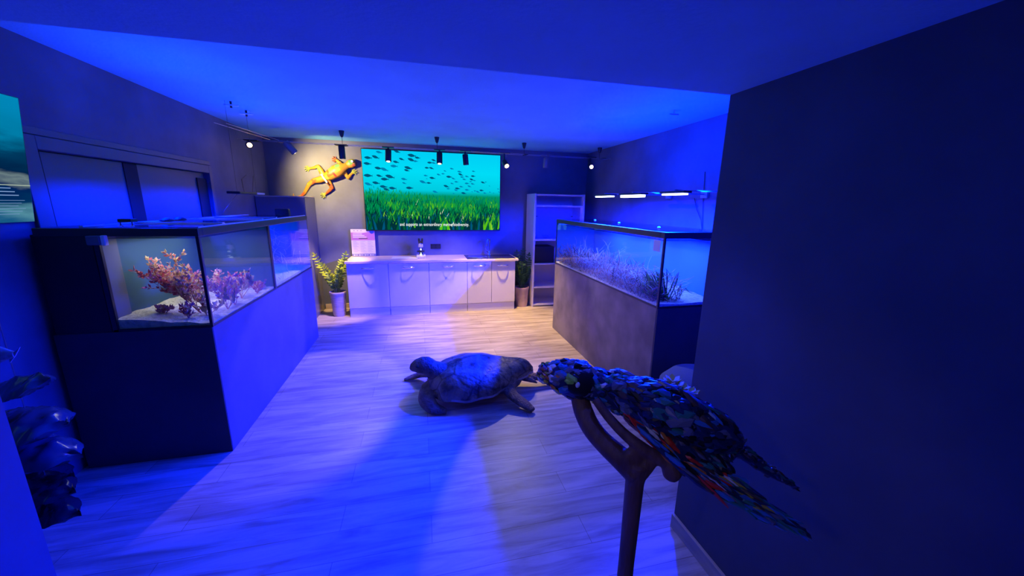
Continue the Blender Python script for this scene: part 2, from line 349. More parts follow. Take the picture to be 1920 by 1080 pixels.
# glass lids and water
for (a, b, dz) in ((2.83, 3.62, 0.0), (3.64, 4.42, 0.0), (4.44, 5.21, 0.0)):
    MB().box(LX0+0.0, LX1-0.02, a, b, LZ1+0.001+dz, LZ1+0.008+dz).build('lid', 'clearglass', tk)
MB().box(LX0+0.02, LX1-0.012, LY0+0.012, 3.95, 1.55, 1.552).build('water_surface', glass('water_surface', (0.96, 0.99, 1.0), 0.04, 1.2), tk)
brs = [MB().bbox(LX0-0.02, LX1-0.03, y-0.02, y+0.02, LZ1+0.009, LZ1+0.018, 0.002) for y in (3.22, 3.95, 4.3)]
brs += [MB().bbox(LX1-0.018, LX1-0.006, LY0+0.03, LY1-0.05, LZ1+0.000, LZ1+0.010, 0.002), MB().bbox(XL+0.25, XL+0.27, LY0+0.05, LY1-0.05, LZ1+0.001, LZ1+0.012, 0.002)]
MT['brace'] = (mat('pale_acrylic', (0.45, 0.6, 0.8), 0.15, spec=0.9))
each('brace', 'brace', tk, brs)
# sand
def sand(name, x0, x1, y0, y1, zb, hfun, m, parent, label=None):
    nx, ny = 16, 44; mb = MB(); vs_ = []; fs = []
    for j in range(ny+1):
        for i in range(nx+1):
            x = x0+(x1-x0)*i/nx; y = y0+(y1-y0)*j/ny
            z = hfun(x, y) + 0.012*mnoise.noise(Vector((x*9, y*9, 1.3))) + 0.005*mnoise.noise(Vector((x*30, y*30, 0)))
            vs_.append((x, y, max(z, zb+0.004)))
    W = nx+1; top = len(vs_)
    for j in range(ny):
        for i in range(nx): fs.append((j*W+i, j*W+i+1, (j+1)*W+i+1, (j+1)*W+i))
    vs2 = [(v[0], v[1], zb) for v in vs_]
    bd = [i for i in range(W)] + [j*W+nx for j in range(1, ny+1)] + [ny*W+i for i in range(nx-1, -1, -1)] + [j*W for j in range(ny-1, 0, -1)]
    for a, b in zip(bd, bd[1:]+bd[:1]): fs.append((a, top+a, top+b, b))
    mb.add(vs_+vs2, fs); o = mb.build(name, m, parent, smooth=60)
    if label: tag(o, label)
    return o
sand('sand_bed', LX0+0.003, LX1-0.012, LY0+0.012, 3.953, LZ0+0.013, lambda x, y: LZ0+0.02+0.055*max(0, (-1.45-x)/0.5)+0.02*math.sin(y*3)*0.5+0.02*max(0,(y-3.2)), 'sand', tk)
sand('sand_bed', LX0+0.003, LX1-0.012, 3.987, LY1-0.014, LZ0+0.013, lambda x, y: LZ0+0.04+0.04*max(0, (-1.45-x)/0.5), 'sand2', tk)

# seaweeds
SW = [mat('pink_red_seaweed', (0.62, 0.10, 0.12), 0.7, color2=(0.80, 0.22, 0.22), vscale=14),
      mat('salmon_seaweed', (0.80, 0.34, 0.26), 0.7, color2=(0.86, 0.50, 0.34), vscale=14),
      mat('cream_seaweed', (0.85, 0.62, 0.28), 0.7, color2=(0.90, 0.74, 0.42), vscale=14),
      mat('mauve_seaweed', (0.50, 0.15, 0.28), 0.7, color2=(0.66, 0.26, 0.36), vscale=14)]
def branch(mb, p, d, L, r, depth, mi, rnd, leafy):
    n = 4; pts = [p]; dd = d.copy()
    for i in range(n):
        dd = (dd + Vector((rnd.uniform(-.25,.25), rnd.uniform(-.25,.25), rnd.uniform(-.1,.2)))).normalized(); pts.append(pts[-1] + dd*(L/n))
    mb.tube(pts, [r*(1-0.5*i/n) for i in range(n+1)], 5, mi)
    if depth == 0:
        for k in range(leafy):
            q = pts[rnd.randint(1, n)]; dv = (dd + Vector((rnd.uniform(-1,1), rnd.uniform(-1,1), rnd.uniform(-.6,.9)))).normalized()
            l = rnd.uniform(.018, .040); side = dv.cross(Vector((rnd.uniform(-1,1), rnd.uniform(-1,1), rnd.uniform(-1,1)))).normalized()*l*0.26
            nrm = dv.cross(side).normalized()*0.0012
            poly = [q, q+dv*l*.5+side, q+dv*l, q+dv*l*.5-side]
            mb.prism([v - nrm for v in poly], nrm*2, rnd.choice([mi, 2, rnd.randint(0, 3)] if mi == 1 else [mi, mi, rnd.randint(0, 3)]))
        return
    for k in range(rnd.choice([4, 5])):
        i = rnd.randint(1, n); a = (dd + Vector((rnd.uniform(-1,1), rnd.uniform(-1,1), rnd.uniform(-.3,.8)))*0.9).normalized()
        branch(mb, pts[i], a, L*0.62, r*0.6, depth-1, mi, rnd, leafy)
def seaweed(x, y, z, h, lean, depth, mi, seed, label, leafy=9, name='red_seaweed', stems=3, spread=0.4, group='pink seaweeds growing in the left tank'):
    rnd = random.Random(seed); mb = MB()
    for k in range(stems):
        d = (Vector((lean[0], lean[1], 1)) + Vector((rnd.uniform(-1,1), rnd.uniform(-1,1), 0))*spread).normalized()
        branch(mb, Vector((x, y, z)), d, h*0.55, 0.0035, depth, mi if rnd.random() < .6 else rnd.randint(0,3), rnd, leafy)
    # keep inside the panes
    for v in mb.v:
        v.x = min(max(v.x, LX0+0.012), LX1-0.018); v.y = max(v.y, LY0+0.018); v.y = min(v.y, 3.94); v.z = min(max(v.z, LZ0+0.02), 1.53)
    o = mb.build(name, SW, origin=(x, y, z), fix=False); return tag(o, label, 'seaweed', group)
weeds = [(-1.56, 3.04, .44, (-0.62, 0.12), 2, 1, 6, 'tall bushy salmon and cream seaweed leaning left in the left tank', 14, 6, .22),
         (-1.57, 2.90, .12, (0.1, 0), 1, 0, 12, 'small red seaweed sprig at the front glass, nearest the corner', 7, 3, .5),
         (-1.76, 3.00, .07, (-.2, 0), 1, 3, 13, 'low dark mauve tuft on the sand left of the bushy seaweed', 8, 4, .9),
         (-1.50, 2.98, .18, (0.1, 0), 1, 2, 14, 'pale cream seaweed right of the tall bush, behind the front glass', 9, 4, .5),
         (-1.46, 3.18, .26, (0, 0.1), 2, 3, 15, 'mauve pink seaweed bush just behind the front corner of the left tank', 8, 3, .35),
         (-1.47, 3.32, .22, (0, -0.1), 2, 0, 16, 'dense pink seaweed seen through the long side pane', 8, 3, .35),
         (-1.50, 3.52, .25, (0.1, 0.1), 2, 1, 17, 'upright pink fan seaweed halfway along the side pane', 7, 3, .3),
         (-1.45, 3.70, .13, (0, 0), 1, 0, 18, 'small red seaweed second from the divider', 6, 3, .4),
         (-1.46, 3.84, .10, (0, 0), 1, 3, 19, 'smallest red seaweed next to the tank divider', 6, 2, .4),
         (-1.74, 3.45, .28, (0, 0), 2, 3, 20, 'faint mauve seaweed at the back of the left tank', 6, 3, .4)]
for (x, y, h, lean, dp, mi, seed, lab, leafy, stems, spr) in weeds:
    zb = LZ0+0.02+0.055*max(0, (-1.45-x)/0.5)+0.02*math.sin(y*3)*0.5+0.02*max(0, (y-3.2)) - 0.006
    seaweed(x, y, zb, h, lean, dp, mi, seed, lab, leafy, stems=stems, spread=spr)
# rear compartment: floating pale seagrass
def blades(n, rnd, xr, yr, zr, L, w, curl, mis, upness=0.6, clampbox=None, dens=None):
    mb = MB()
    for k in range(n):
        x = rnd.uniform(*xr); y = rnd.uniform(*yr); z = zr[0] + (zr[1]-zr[0]) * (rnd.random()**1.7)
        p = Vector((x, y, z)); d = Vector((rnd.uniform(-1,1), rnd.uniform(-1,1), rnd.uniform(-0.2, 1)*upness)).normalized()
        l = rnd.uniform(*L); pts = [p]; c = Vector((rnd.uniform(-1,1), rnd.uniform(-1,1), rnd.uniform(-1,1)))*curl
        for i in range(5): d = (d + c*0.2).normalized(); pts.append(pts[-1] + d*(l/5))
        if clampbox:
            b = clampbox; pts = [Vector((min(max(q.x, b[0]), b[1]), min(max(q.y, b[2]), b[3]), min(max(q.z, b[4]), b[5]))) for q in pts]
        pts = [q for i, q in enumerate(pts) if i == 0 or (q - pts[i-1]).length > 1e-4]
        if len(pts) < 2: continue
        mb.tube(pts, [w]*(len(pts)-1)+[w*0.3], 4, rnd.choice(mis), flat=w*0.3)
    return mb
SG = [mat('pale_dry_seagrass', (0.62, 0.60, 0.62), 0.6), mat('pink_seagrass_litter', (0.60, 0.34, 0.30), 0.7), mat('green_seagrass', (0.05, 0.30, 0.03), 0.5, color2=(0.20, 0.5, 0.04), vscale=10),
      mat('dark_seagrass_litter', (0.10, 0.07, 0.08), 0.7), mat('blue_white_seagrass', (0.5, 0.7, 0.9), 0.5)]
rn = random.Random(3)
tag(blades(90, rn, (-1.55, -1.41), (4.1, 5.0), (0.99, 1.45), (0.05, 0.2), 0.0022, 1.0, [4, 4, 0], 1.0, (-1.92, -1.405, 4.0, 5.22, 0.98, 1.52)).build('seagrass', SG, origin=(-1.5, 4.6, 0.99), fix=False),
    'pale drifting seagrass blades in the rear compartment of the left tank', 'seagrass', kind='stuff')
# magnet cleaner on the front pane
mg = thing('magnet_cleaner', (-1.90, LY0-0.02, 1.545), 'small dark magnet cleaner with white end on the front of the left tank', 'glass cleaner')
MB().bbox(-1.955, -1.885, LY0-0.035, LY0-0.002, 1.515, 1.572, 0.006).build('pad', 'stand', mg)
MB().bbox(-1.884, -1.862, LY0-0.032, LY0-0.002, 1.512, 1.574, 0.005).build('end_cap', mat('white_plastic', (0.8, 0.82, 0.85), 0.4), mg)
# items on the left tank lid
cl = thing('lid_clip', (-1.80, 2.95, LZ1+0.01), 'dark clip device with pale feet on the near end of the left tank lid', 'clip')
c0 = at_y(240, 418, 2.87)
cl.location = (c0.x, c0.y, LZ1+0.009)
MB().bbox(c0.x-.035, c0.x+.035, c0.y-.03, c0.y+.03, LZ1+.035, LZ1+.055, .003).build('body', 'black', cl)
each('foot', 'chrome', cl, [MB().lathe([(.012, 0), (.010, .005), (.004, .006), (.004, .028)], (c0.x+dx_, c0.y-.015, LZ1+.009), 12) for dx_ in (-.03, .03)])
for k, (px, lab) in enumerate(((312, 'left of two dark round floats on the left tank lid'), (336, 'right of two dark round floats on the left tank lid'))):
    q = at_x(px, 406, -1.86); o = MB().lathe([(.03, 0), (.045, .006), (.045, .012), (.03, .024), (.008, .03)], (-1.86, q.y, LZ1+.012), 20).build('tank_float', 'black', origin=(-1.86, q.y, LZ1+.012), smooth=True)
    tag(o, lab, 'float', 'round floats on the left tank')
q = at_y(530, 397, 5.12)
o = MB().bbox(q.x-.075, q.x+.075, 5.08, 5.16, LZ1+.002, LZ1+.085, .012).bbox(q.x-.05, q.x+.05, 5.075, 5.081, LZ1+.02, LZ1+.06, .002).build('pump_box', 'black', origin=(q.x, 5.12, LZ1+.002)); tag(o, 'small black box on the far end of the left tank rim', 'box')
# lamp above left tank
fx = thing('aquarium_lamp', (-1.80, 4.67, 1.86), 'flat dark aquarium lamp with pale end hanging over the left tank', 'aquarium lamp')
MB().bbox(-1.86, -1.74, 4.36, 4.78, 1.855, 1.880, .008).build('housing', 'black', fx)
MB().bbox(-1.86, -1.74, 4.782, 5.00, 1.858, 1.878, .008).build('end_cap', mat('pale_lamp_end', (.6, .62, .7), .4), fx)
each('cable', 'black', fx, [MB().cyl((-1.80, 4.45, 1.88), (-1.80, 4.45, ZC), .0012, n=5), MB().cyl((-1.80, 4.92, 1.878), (-1.80, 4.92, ZC), .0012, n=5)])
each('cable', 'black', fx, [MB().tube([at_x(462, 328, -2.2), at_x(453, 336, -2.15), at_x(456, 352, -2.05), (-1.83, 4.7, 1.878)], .003, 6), MB().tube([at_x(475, 330, -2.2), at_x(474, 350, -2.0), (-1.80, 4.82, 1.876)], .003, 6), MB().tube([(-1.84, 4.55, 1.86), at_x(418, 398, -1.9)], .0015, 6)])

# ---------------------------------------------------------------- tall cabinet behind left tank
cb = thing('tall_cabinet', (-1.95, 6.41, 0), 'tall dark glossy cabinet in the back left corner behind the tank', 'cabinet')
gl = mat('glossy_dark_laminate', (0.16, 0.16, 0.17), 0.2)
MB().bbox(XL+.01, -1.635, 6.15, 6.685, 0.0, 1.845, .003).build('carcass', gl, cb)
MB().bbox(XL+.012, -1.64, 6.128, 6.149, 0.06, 1.845, .003).build('door', mat('dark_laminate_door', (.14, .15, .2), .4), cb)
MB().bbox(XL+.01, -1.635, 6.128, 6.685, 1.846, 1.862, .003).build('top_board', mat('pale_edge_board', (.55, .5, .45), .5), cb)

# ---------------------------------------------------------------- right aquarium
RX0, RX1, RY0, RY1, RZ0, RZ1 = 1.87, 2.47, 2.581, 5.03, 0.98, 1.605
st = thing('aquarium_stand', (2.17, 3.8, 0), 'long mottled plinth under the right aquarium, purple in the light', 'aquarium stand')
MB().bbox(RX0+.004, RX1, RY0+.014, RY1, 0, RZ0, .003).build('plinth', mat('mottled_microcement', (.17, .15, .16), .6, var=.30, vscale=3.2, bump=.15, bscale=7), st)
MB().bbox(RX0+.006, RX1, RY0, RY0+.013, 0, RZ0-.002, .002).build('front_panel', 'stand_front', st)
tk = thing('aquarium', (2.17, 3.8, RZ0), 'right aquarium lit blue with seagrass litter on white sand', 'aquarium')
MB().box(RX0, RX1, RY0, RY1, RZ0, RZ0+.012).build('bottom_pane', 'black', tk)
MB().box(RX0+.01, RX1, RY0, RY0+.01, RZ0+.012, 1.56).build('front_pane', 'glass', tk)
MB().box(RX0, RX0+.01, RY0, RY1, RZ0+.012, 1.56).build('side_pane', 'glass', tk)
MB().box(RX1-.02, RX1-.01, RY0+.012, RY1-.012, RZ0+.012, 1.56).box(RX0+.012, RX1-.02, RY1-.012, RY1, RZ0+.012, 1.56).build('back_panel', 'backR', tk)
fr = MB()
for (x0, x1, y0, y1) in ((RX0-.004, RX1, RY0-.004, RY0+.05), (RX0-.004, RX1, RY1-.05, RY1), (RX0-.004, RX0+.045, RY0+.05, RY1-.05), (RX1-.05, RX1, RY0+.05, RY1-.05)):
    fr.bbox(x0, x1, y0, y1, 1.555, RZ1, .003)
fr.build('rim', 'blackframe', tk)
each('corner_seal', 'blackframe', tk, [MB().box(RX0-.001, RX0+.016, RY0-.001, RY0+.016, RZ0, 1.56), MB().box(RX0-.001, RX0+.012, RY1-.012, RY1, RZ0, 1.56)])
for (a, b) in ((2.61, 3.42), (3.44, 4.20), (4.22, 5.00)): MB().box(RX0+.02, RX1-.025, a, b, RZ1+.001, RZ1+.008).build('lid', 'clearglass', tk)
MB().box(RX0+.012, RX1-.022, RY0+.012, RY1-.014, 1.535, 1.537).build('water_surface', glass('light_blocking_water_surface', (0.02, 0.05, 0.12), 0.05, 1.33), tk)  # dark tint added so lamp light stops at the water
MT['knob'] = mat('pale_knob', (.6, .6, .65), .3)
each('lid_knob', 'knob', tk, [MB().lathe([(.013, 0), (.016, .006), (.008, .013)], (x, y, RZ1+.008), 14) for (x, y) in ((2.1, 3.0), (2.15, 3.8), (2.2, 4.5))])
def rsand(x, y): return RZ0+.03+.035*max(0, min(1, (x-2.0)/0.4))*max(0, min(1, (y-2.65)/.5))
sand('sand_bed', RX0+.012, RX1-.022, RY0+.012, RY1-.014, RZ0+.013, rsand, 'sand2', tk)
rn = random.Random(11)
box = (1.885, 2.43, 2.605, 5.0, 1.0, 1.5)
mb = blades(3400, rn, (1.885, 2.15), (2.66, 4.98), (1.005, 1.20), (.05, .17), .0032, .8, [0, 1, 1, 3, 3, 4, 1], .5, box)
m2 = blades(150, rn, (1.885, 2.2), (2.9, 4.95), (1.05, 1.28), (.10, .24), .0020, 1.2, [0, 4, 4, 1], 1.2, box)
k = len(mb.v); mb.v += m2.v; mb.f += [tuple(i+k for i in f) for f in m2.f]; mb.m += m2.m
tag(mb.build('seagrass_litter', SG, origin=(2.0, 3.8, 1.0), fix=False), 'tangle of pink and white seagrass litter along the right tank glass', 'seagrass', kind='stuff')
# green seagrass clump
rn = random.Random(5); mb = MB()
for k in range(240):
    p = Vector((2.02+rn.uniform(-.04, .05), 2.74+rn.uniform(-.05, .09), 1.0)); d = Vector((rn.uniform(-1.0, .25), rn.uniform(-.2, .7), rn.uniform(.5, 1.3))).normalized(); l = rn.uniform(.10, .30)
    pts = [p]
    for i in range(5): d = (d+Vector((-.05, .02, -.06))).normalized(); pts.append(pts[-1]+d*l/5)
    pts = [Vector((max(q.x, 1.885), max(q.y, 2.6), max(q.z, 1.0))) for q in pts]
    mb.tube(pts, [.0055]*5+[.001], 4, rn.choice([2, 2, 2, 3]), flat=.0012)
tag(mb.build('seagrass_clump', SG, origin=(2.02, 2.74, 1.0), fix=False), 'dark green seagrass clump at the near corner of the right tank', 'seagrass')
mb = MB(); rn = random.Random(8)
for k in range(6):
    p = Vector((2.17+rn.uniform(-.02, .02), 2.72, 1.0)); pts = [p, p+Vector((.02*(k-2), .0, .10)), p+Vector((.035*(k-2)+.02, 0, .17-.02*k)), p+Vector((.05*(k-2)+.05, 0, .10-.01*k))]
    mb.tube(pts, [.0035]*3+[.001], 4, 2, flat=.0012)
tag(mb.build('seagrass_sprig', SG, origin=(2.17, 2.72, 1.0), fix=False), 'thin bent green seagrass blades right of the dark clump in the right tank', 'seagrass')
# note on glass
o = MB().box(RX0-.0030, RX0-.0012, 2.625, 2.715, 1.445, 1.535).build('paper_note', mat('white_paper', (.75, .72, .75), .8), origin=(RX0-.002, 2.67, 1.445)); tag(o, 'square white paper note stuck on the right tank glass', 'note')
# lamps above the right tank
lamps = [(x_, a_, b_, g_) for (x_, a_, b_), g_ in zip(LAMPS, (.014, .024, .014))]
labs = ['far slim aquarium lamp over the right tank, nearest the white shelf', 'middle and brightest aquarium lamp over the right tank', 'near aquarium lamp over the right tank, closest to the dark wall']
for (x, y0, y1, g), lb in zip(lamps, labs):
    a = thing('aquarium_lamp', (x, (y0+y1)/2, 1.92), lb, 'aquarium lamp', 'aquarium lamps over the right tank')
    MB().bbox(x-.04, x+.04, y0, y1-.02, 1.915, 1.935, .006).build('housing', 'black', a)
    MB().bbox(x-.028, x+.028, y0+.03, y1-.04, 1.915-g, 1.915, .003).build('light_strip', 'ledglow', a)
    MB().box(x+.0, XR, (y0+y1)/2-.012, (y0+y1)/2+.012, 1.936, 1.948).bbox(XR-.03, XR, (y0+y1)/2-.05, (y0+y1)/2+.05, 1.90, 1.97, .004).build('arm', mat('blue_grey_metal', (.3, .35, .45), .4), a)
q = [at_x(1322, 322, 3.04), at_x(1318, 380, 3.04), at_x(1316, 432, 3.04)]
q2 = [at_x(1302, 372, 3.035), at_x(1306, 392, 3.035), at_x(1314, 412, 3.035), at_x(1316, 432, 3.035)]
tag(MB().tube(q, .004, 6).tube(q2, .004, 6).build('power_cable', 'black', origin=q[0]), 'thin dark cable running down the blue right wall', 'cable')

# ---------------------------------------------------------------- counter
cabs = [(-1.138, -.523, 1), (-.523, .107, 1), (.107, .729, 1), (.729, 1.555, 2)]
clab = ['leftmost white kitchen base cabinet, next to the bright green plant', 'second white base cabinet from the left, under the microscope', 'third white base cabinet from the left, left of the sink', 'white two door base cabinet under the sink']
for (x0, x1, nd), lb in zip(cabs, clab):
    c = thing('base_cabinet', ((x0+x1)/2, 6.38, 0), lb, 'cabinet', 'white base cabinets under the worktop')
    MB().box(x0+.002, x1-.002, 6.128, 6.675, .10, .855).build('carcass', 'white', c)
    MB().box(x0+.004, x1-.004, 6.122, 6.14, 0, .135).build('plinth', 'white', c)
    w = (x1-x0)/nd
    for k in range(nd):
        a, b = x0+w*k+.003, x0+w*(k+1)-.003
        dd = MB().bbox(a, b, 6.106, 6.126, .145, .855, .002).build('door', 'white', c)
        hx = (a+b)/2 if nd == 1 else ((.935) if k == 0 else 1.335)
        pts = [Vector((hx+.10*math.cos(t), 6.104-.050*math.sin(t), .79)) for t in [PI*i/14 for i in range(15)]]
        MB().tube(pts, .006, 8, flat=.009, up=(0, 0, 1)).build('handle', 'chrome', dd, smooth=True)
ct = MB()
ct.bbox(-1.155, 1.60, 6.07, 6.695, .862, .90, .004)
ct = ct.build('worktop', 'worktop', origin=(.2, 6.38, .862)); tag(ct, 'long pale wood worktop along the back wall under the screen', 'worktop')
sk = thing('sink', (1.0, 6.35, .90), 'black glass sink top with round steel bowl set in the worktop', 'sink')
MB().bbox(.73, 1.56, 6.10, 6.62, .900, .907, .003).build('drainer_board', mat('black_glass_board', (.02, .02, .025), .12), sk)
MB().lathe([(.15, .008), (.165, .014), (.172, .010), (.172, .008)], (.93, 6.33, .90), 36).lathe([(.158, .0085), (.158, .0125)], (.93, 6.33, .90), 36).build('bowl_rim', 'steel', sk, smooth=True)
MB().lathe([(.148, .0125), (.14, .0126), (.10, .0127)], (.93, 6.33, .90), 36).build('bowl', 'chrome', sk, smooth=True)
fc = thing('faucet', (1.17, 6.5, .907), 'tall chrome gooseneck faucet behind the sink bowl', 'faucet')
MB().lathe([(.028, 0), (.028, .02), (.018, .03), (.018, .10)], (1.17, 6.5, .907), 16).build('base', 'chrome', fc, smooth=True)
pts = [Vector((1.17, 6.5, .95)), Vector((1.175, 6.5, 1.10))] + [Vector((1.145+.04*math.cos(t)*.9, 6.5-.06*(1-math.cos(t)), 1.15+.055*math.sin(t))) for t in [PI*i/10 for i in range(11)]] + [Vector((1.108, 6.38, 1.11))]
MB().tube(pts, .010, 10).cyl((1.108, 6.38, 1.115), (1.108, 6.38, 1.085), .014).build('spout', 'chrome', fc, smooth=True)
MB().tube([(1.15, 6.5, .965), (1.11, 6.49, 1.0), (1.10, 6.485, 1.05)], [.010, .007, .005], 8).build('lever', 'chrome', fc, smooth=True)
ms = thing('microscope', (-.01, 6.38, .90), 'white and black microscope with a lit stage on the worktop', 'microscope')
MB().bbox(-.085, .065, 6.30, 6.50, .900, .945, .012).build('base', mat('white_enamel', (.8, .8, .82), .35), ms)
MB().tube([(-.01, 6.47, .94), (-.01, 6.49, 1.02), (-.01, 6.48, 1.12), (-.01, 6.42, 1.16)], [.028, .022, .022, .028], 10, flat=[.02, .018, .018, .02]).build('arm', 'black', ms, smooth=True)
MB().bbox(-.07, .05, 6.33, 6.45, 1.00, 1.012, .003).build('stage', 'black', ms)
MB().lathe([(.036, 0), (.04, .01), (.034, .06), (.02, .07)], (-.01, 6.385, 1.075), 16).cyl((-.01, 6.38, 1.02), (-.01, 6.385, 1.08), .012).build('head', mat('grey_enamel', (.5, .5, .55), .35), ms, smooth=True)
each('eyepiece', 'black', ms, [MB().tube([(-.03, 6.385, 1.14), (-.035, 6.34, 1.19), (-.035, 6.32, 1.22)], .016, 10), MB().tube([(.012, 6.385, 1.14), (.017, 6.34, 1.19), (.017, 6.32, 1.22)], .016, 10)], smooth=True)
each('lamp', 'tiny', ms, [MB().lathe([(.016, 0), (.018, .01), (.010, .02)], (-.01, 6.37, .946), 12), MB().ell((-.01, 6.325, .985), ((.009, 0, 0), (0, .006, 0), (0, 0, .009))), MB().ell((-.01, 6.335, 1.045), ((.013, 0, 0), (0, .008, 0), (0, 0, .013)))], smooth=True)
for k, (x, y, r, lb) in enumerate(((-.33, 6.42, .15, 'left white paper sheet lying on the worktop'), (-.20, 6.36, -.1, 'right white paper sheet overlapping on the worktop'))):
    o = MB().box(-.105, .105, -.148, .148, 0, .002).build('paper_sheet', mat('paper_sheet', (.75, .75, .78), .7)); o.location = (x, y, .9005+.0022*k); o.rotation_euler = (0, 0, r+PI/2*.9); tag(o, lb, 'paper', 'papers on the worktop')
so = thing('wall_socket', (.247, 6.695, 1.05), 'black double power socket on the back wall above the worktop', 'socket')
MB().bbox(.16, .335, 6.686, 6.70, 1.01, 1.095, .003).build('plate', 'black', so)
MB().lathe([(.001, 0), (.03, .001), (.033, .004)], (0, 0, 0), 16).build('outlet', 'blackframe', so).location = (0, 0, 0)
for ob in so.children:
    if ob.name.startswith('outlet'):
        ob.data.transform(Matrix.Translation(wloc(so))); ob.data.transform(Matrix.Rotation(PI/2, 4, 'X')); ob.location = (-.04, -.012, .0)
        ob2 = ob.copy(); COL.objects.link(ob2); ob2.parent = so; ob2.location = (.04, -.012, .0)

# info sign standing on the worktop
sg = thing('info_sign', (-.94, 6.66, .90), 'upright printed info panel with pink header standing on the worktop', 'sign')
X0, X1, Z0, Z1, YY = -1.13, -.755, .902, 1.352, 6.655
MB().bbox(X0, X1, YY, YY+.012, Z0, Z1, .002).build('panel', mat('cream_panel', (.85, .80, .74), .6), sg)
pk = mat('pink_header_print', (.62, .22, .36), .6, color2=(.50, .20, .48), vscale=6); dk = mat('dark_print', (.10, .08, .10), .7); gb = mat('grey_blue_print', (.22, .22, .28), .7); wt = mat('white_print', (.9, .9, .9), .6); bl = mat('blue_print', (.02, .06, .6), .5); tx = mat('soft_text_print', (.55, .50, .44), .7); edge = mat('purple_edge_print', (.12, .08, .25), .6)
def pq(mb, x0, x1, z0, z1, lay, mi=0): mb.box(x0, x1, YY-.0006*lay-.0008, YY-.0006*lay, z0, z1, mi)
pr = MB()
curve = [(X0+.002, 1.30)] + [(X0+.002+(X1-X0-.004)*t, 1.30-.012*math.sin(t*PI*.9)+.045*t**3) for t in [i/12 for i in range(1, 13)]]
poly = [(X0+.002, YY-.0012, 1.170), (X1-.002, YY-.0012, 1.170)] + [(x, YY-.0012, z) for x, z in reversed(curve)]
pr.prism(poly, (0, .0008, 0), 0)
pq(pr, X0+.002, X1-.002, Z0+.002, Z0+.042, 1, 2)
for i, w in enumerate((.5, .62, .72)): pq(pr, X0+.03, X0+.03+(X1-X0-.08)*w, 1.268-i*.026, 1.280-i*.026, 3, 3)
pq(pr, X0+.12, X0+.26, 1.193, 1.206, 3, 1)
for r in range(9):
    for c_ in range(3):
        pq(pr, X0+.025+c_*.115, X0+.025+c_*.115+.09*(.6+.4*((r*7+c_*3) % 5)/4), 1.148-r*.022, 1.153-r*.022, 2, 5)
for i in range(4): pr.lathe([(.010, 0), (.010, .001)], (0, 0, 0), 12, 3); vv = pr.v[-24:]; \
    [setattr(v, 'xyz', (X0+.035+i*.085+v.x, YY-.0022-v.z, Z0+.02+v.y)) for v in vv]
for i in range(4): pq(pr, X0+.05+i*.085, X0+.09+i*.085, Z0+.016, Z0+.024, 3, 3)
pr.lathe([(.036, 0), (.036, .001)], (0, 0, 0), 24, 4); [setattr(v, 'xyz', (X1-.045+v.x, YY-.003-v.z, 1.315+v.y)) for v in pr.v[-48:]]
for i in range(3): pq(pr, X0+.045+i*.055, X0+.065+i*.055, 1.326, 1.334, 3, 1)
pr.build('print', [pk, dk, gb, wt, bl, tx], sg)

# ---------------------------------------------------------------- video screen
sc_ = thing('video_screen', (.25, 6.66, 1.34), 'large wall screen showing fish over green seagrass with a caption', 'screen')
SX0, SX1, SZ0, SZ1, SY = -.875, 1.383, 1.342, 2.619, 6.640
MB().bbox(SX0-.012, SX1+.012, SY+.002, 6.699, SZ0-.015, SZ1+.012, .004).build('bezel', 'black', sc_)
def sea_mat():
    m = bpy.data.materials.new('underwater_picture'); m.use_nodes = True; nt = m.node_tree; nt.nodes.clear()
    tc = nt.nodes.new('ShaderNodeTexCoord'); sep = nt.nodes.new('ShaderNodeSeparateXYZ'); nt.links.new(tc.outputs['Generated'], sep.inputs[0])
    r = nt.nodes.new('ShaderNodeValToRGB'); nt.links.new(sep.outputs[2], r.inputs[0]); e0, e1 = r.color_ramp.elements
    e0.position = 0; e0.color = (0.0, .035, .05, 1); e1.position = 1.0; e1.color = (0.0, .62, .92, 1)
    for p, c in ((.25, (0, .10, .06, 1)), (.45, (0, .30, .16, 1)), (.52, (0, .60, .75, 1)), (.75, (0.0, .72, .93, 1))):
        e = r.color_ramp.elements.new(p); e.color = c
    e = nt.nodes.new('ShaderNodeEmission'); o = nt.nodes.new('ShaderNodeOutputMaterial'); nt.links.new(r.outputs[0], e.inputs[0]); nt.links.new(e.outputs[0], o.inputs[0]); return m
GR = [emis('sea_' + str(i), c, 1) for i, c in enumerate([(0, .03, .04), (0, .10, .04), (.0, .19, .06), (.01, .34, .04), (.10, .52, .01), (.25, .65, .03), (0, .30, .09), (.0, .22, .45), (.0, .09, .20), (.75, .85, .55)])]
im = MB(); im.add([(SX0, SY, SZ0), (SX1, SY, SZ0), (SX1, SY, SZ1), (SX0, SY, SZ1), (SX0, SY+.002, SZ0), (SX1, SY+.002, SZ0), (SX1, SY+.002, SZ1), (SX0, SY+.002, SZ1)], [(0,1,2,3),(4,5,6,7),(0,1,5,4),(2,3,7,6)], 0)
im.build('picture', sea_mat(), sc_)
W_, H_ = SX1-SX0, SZ1-SZ0
rn = random.Random(21); g = MB()
def horizon(u): return .545-.10*u-.02*math.exp(-((u-.55)/.2)**2) + .02*math.exp(-((u-.1)/.06)**2)
NB = 2300
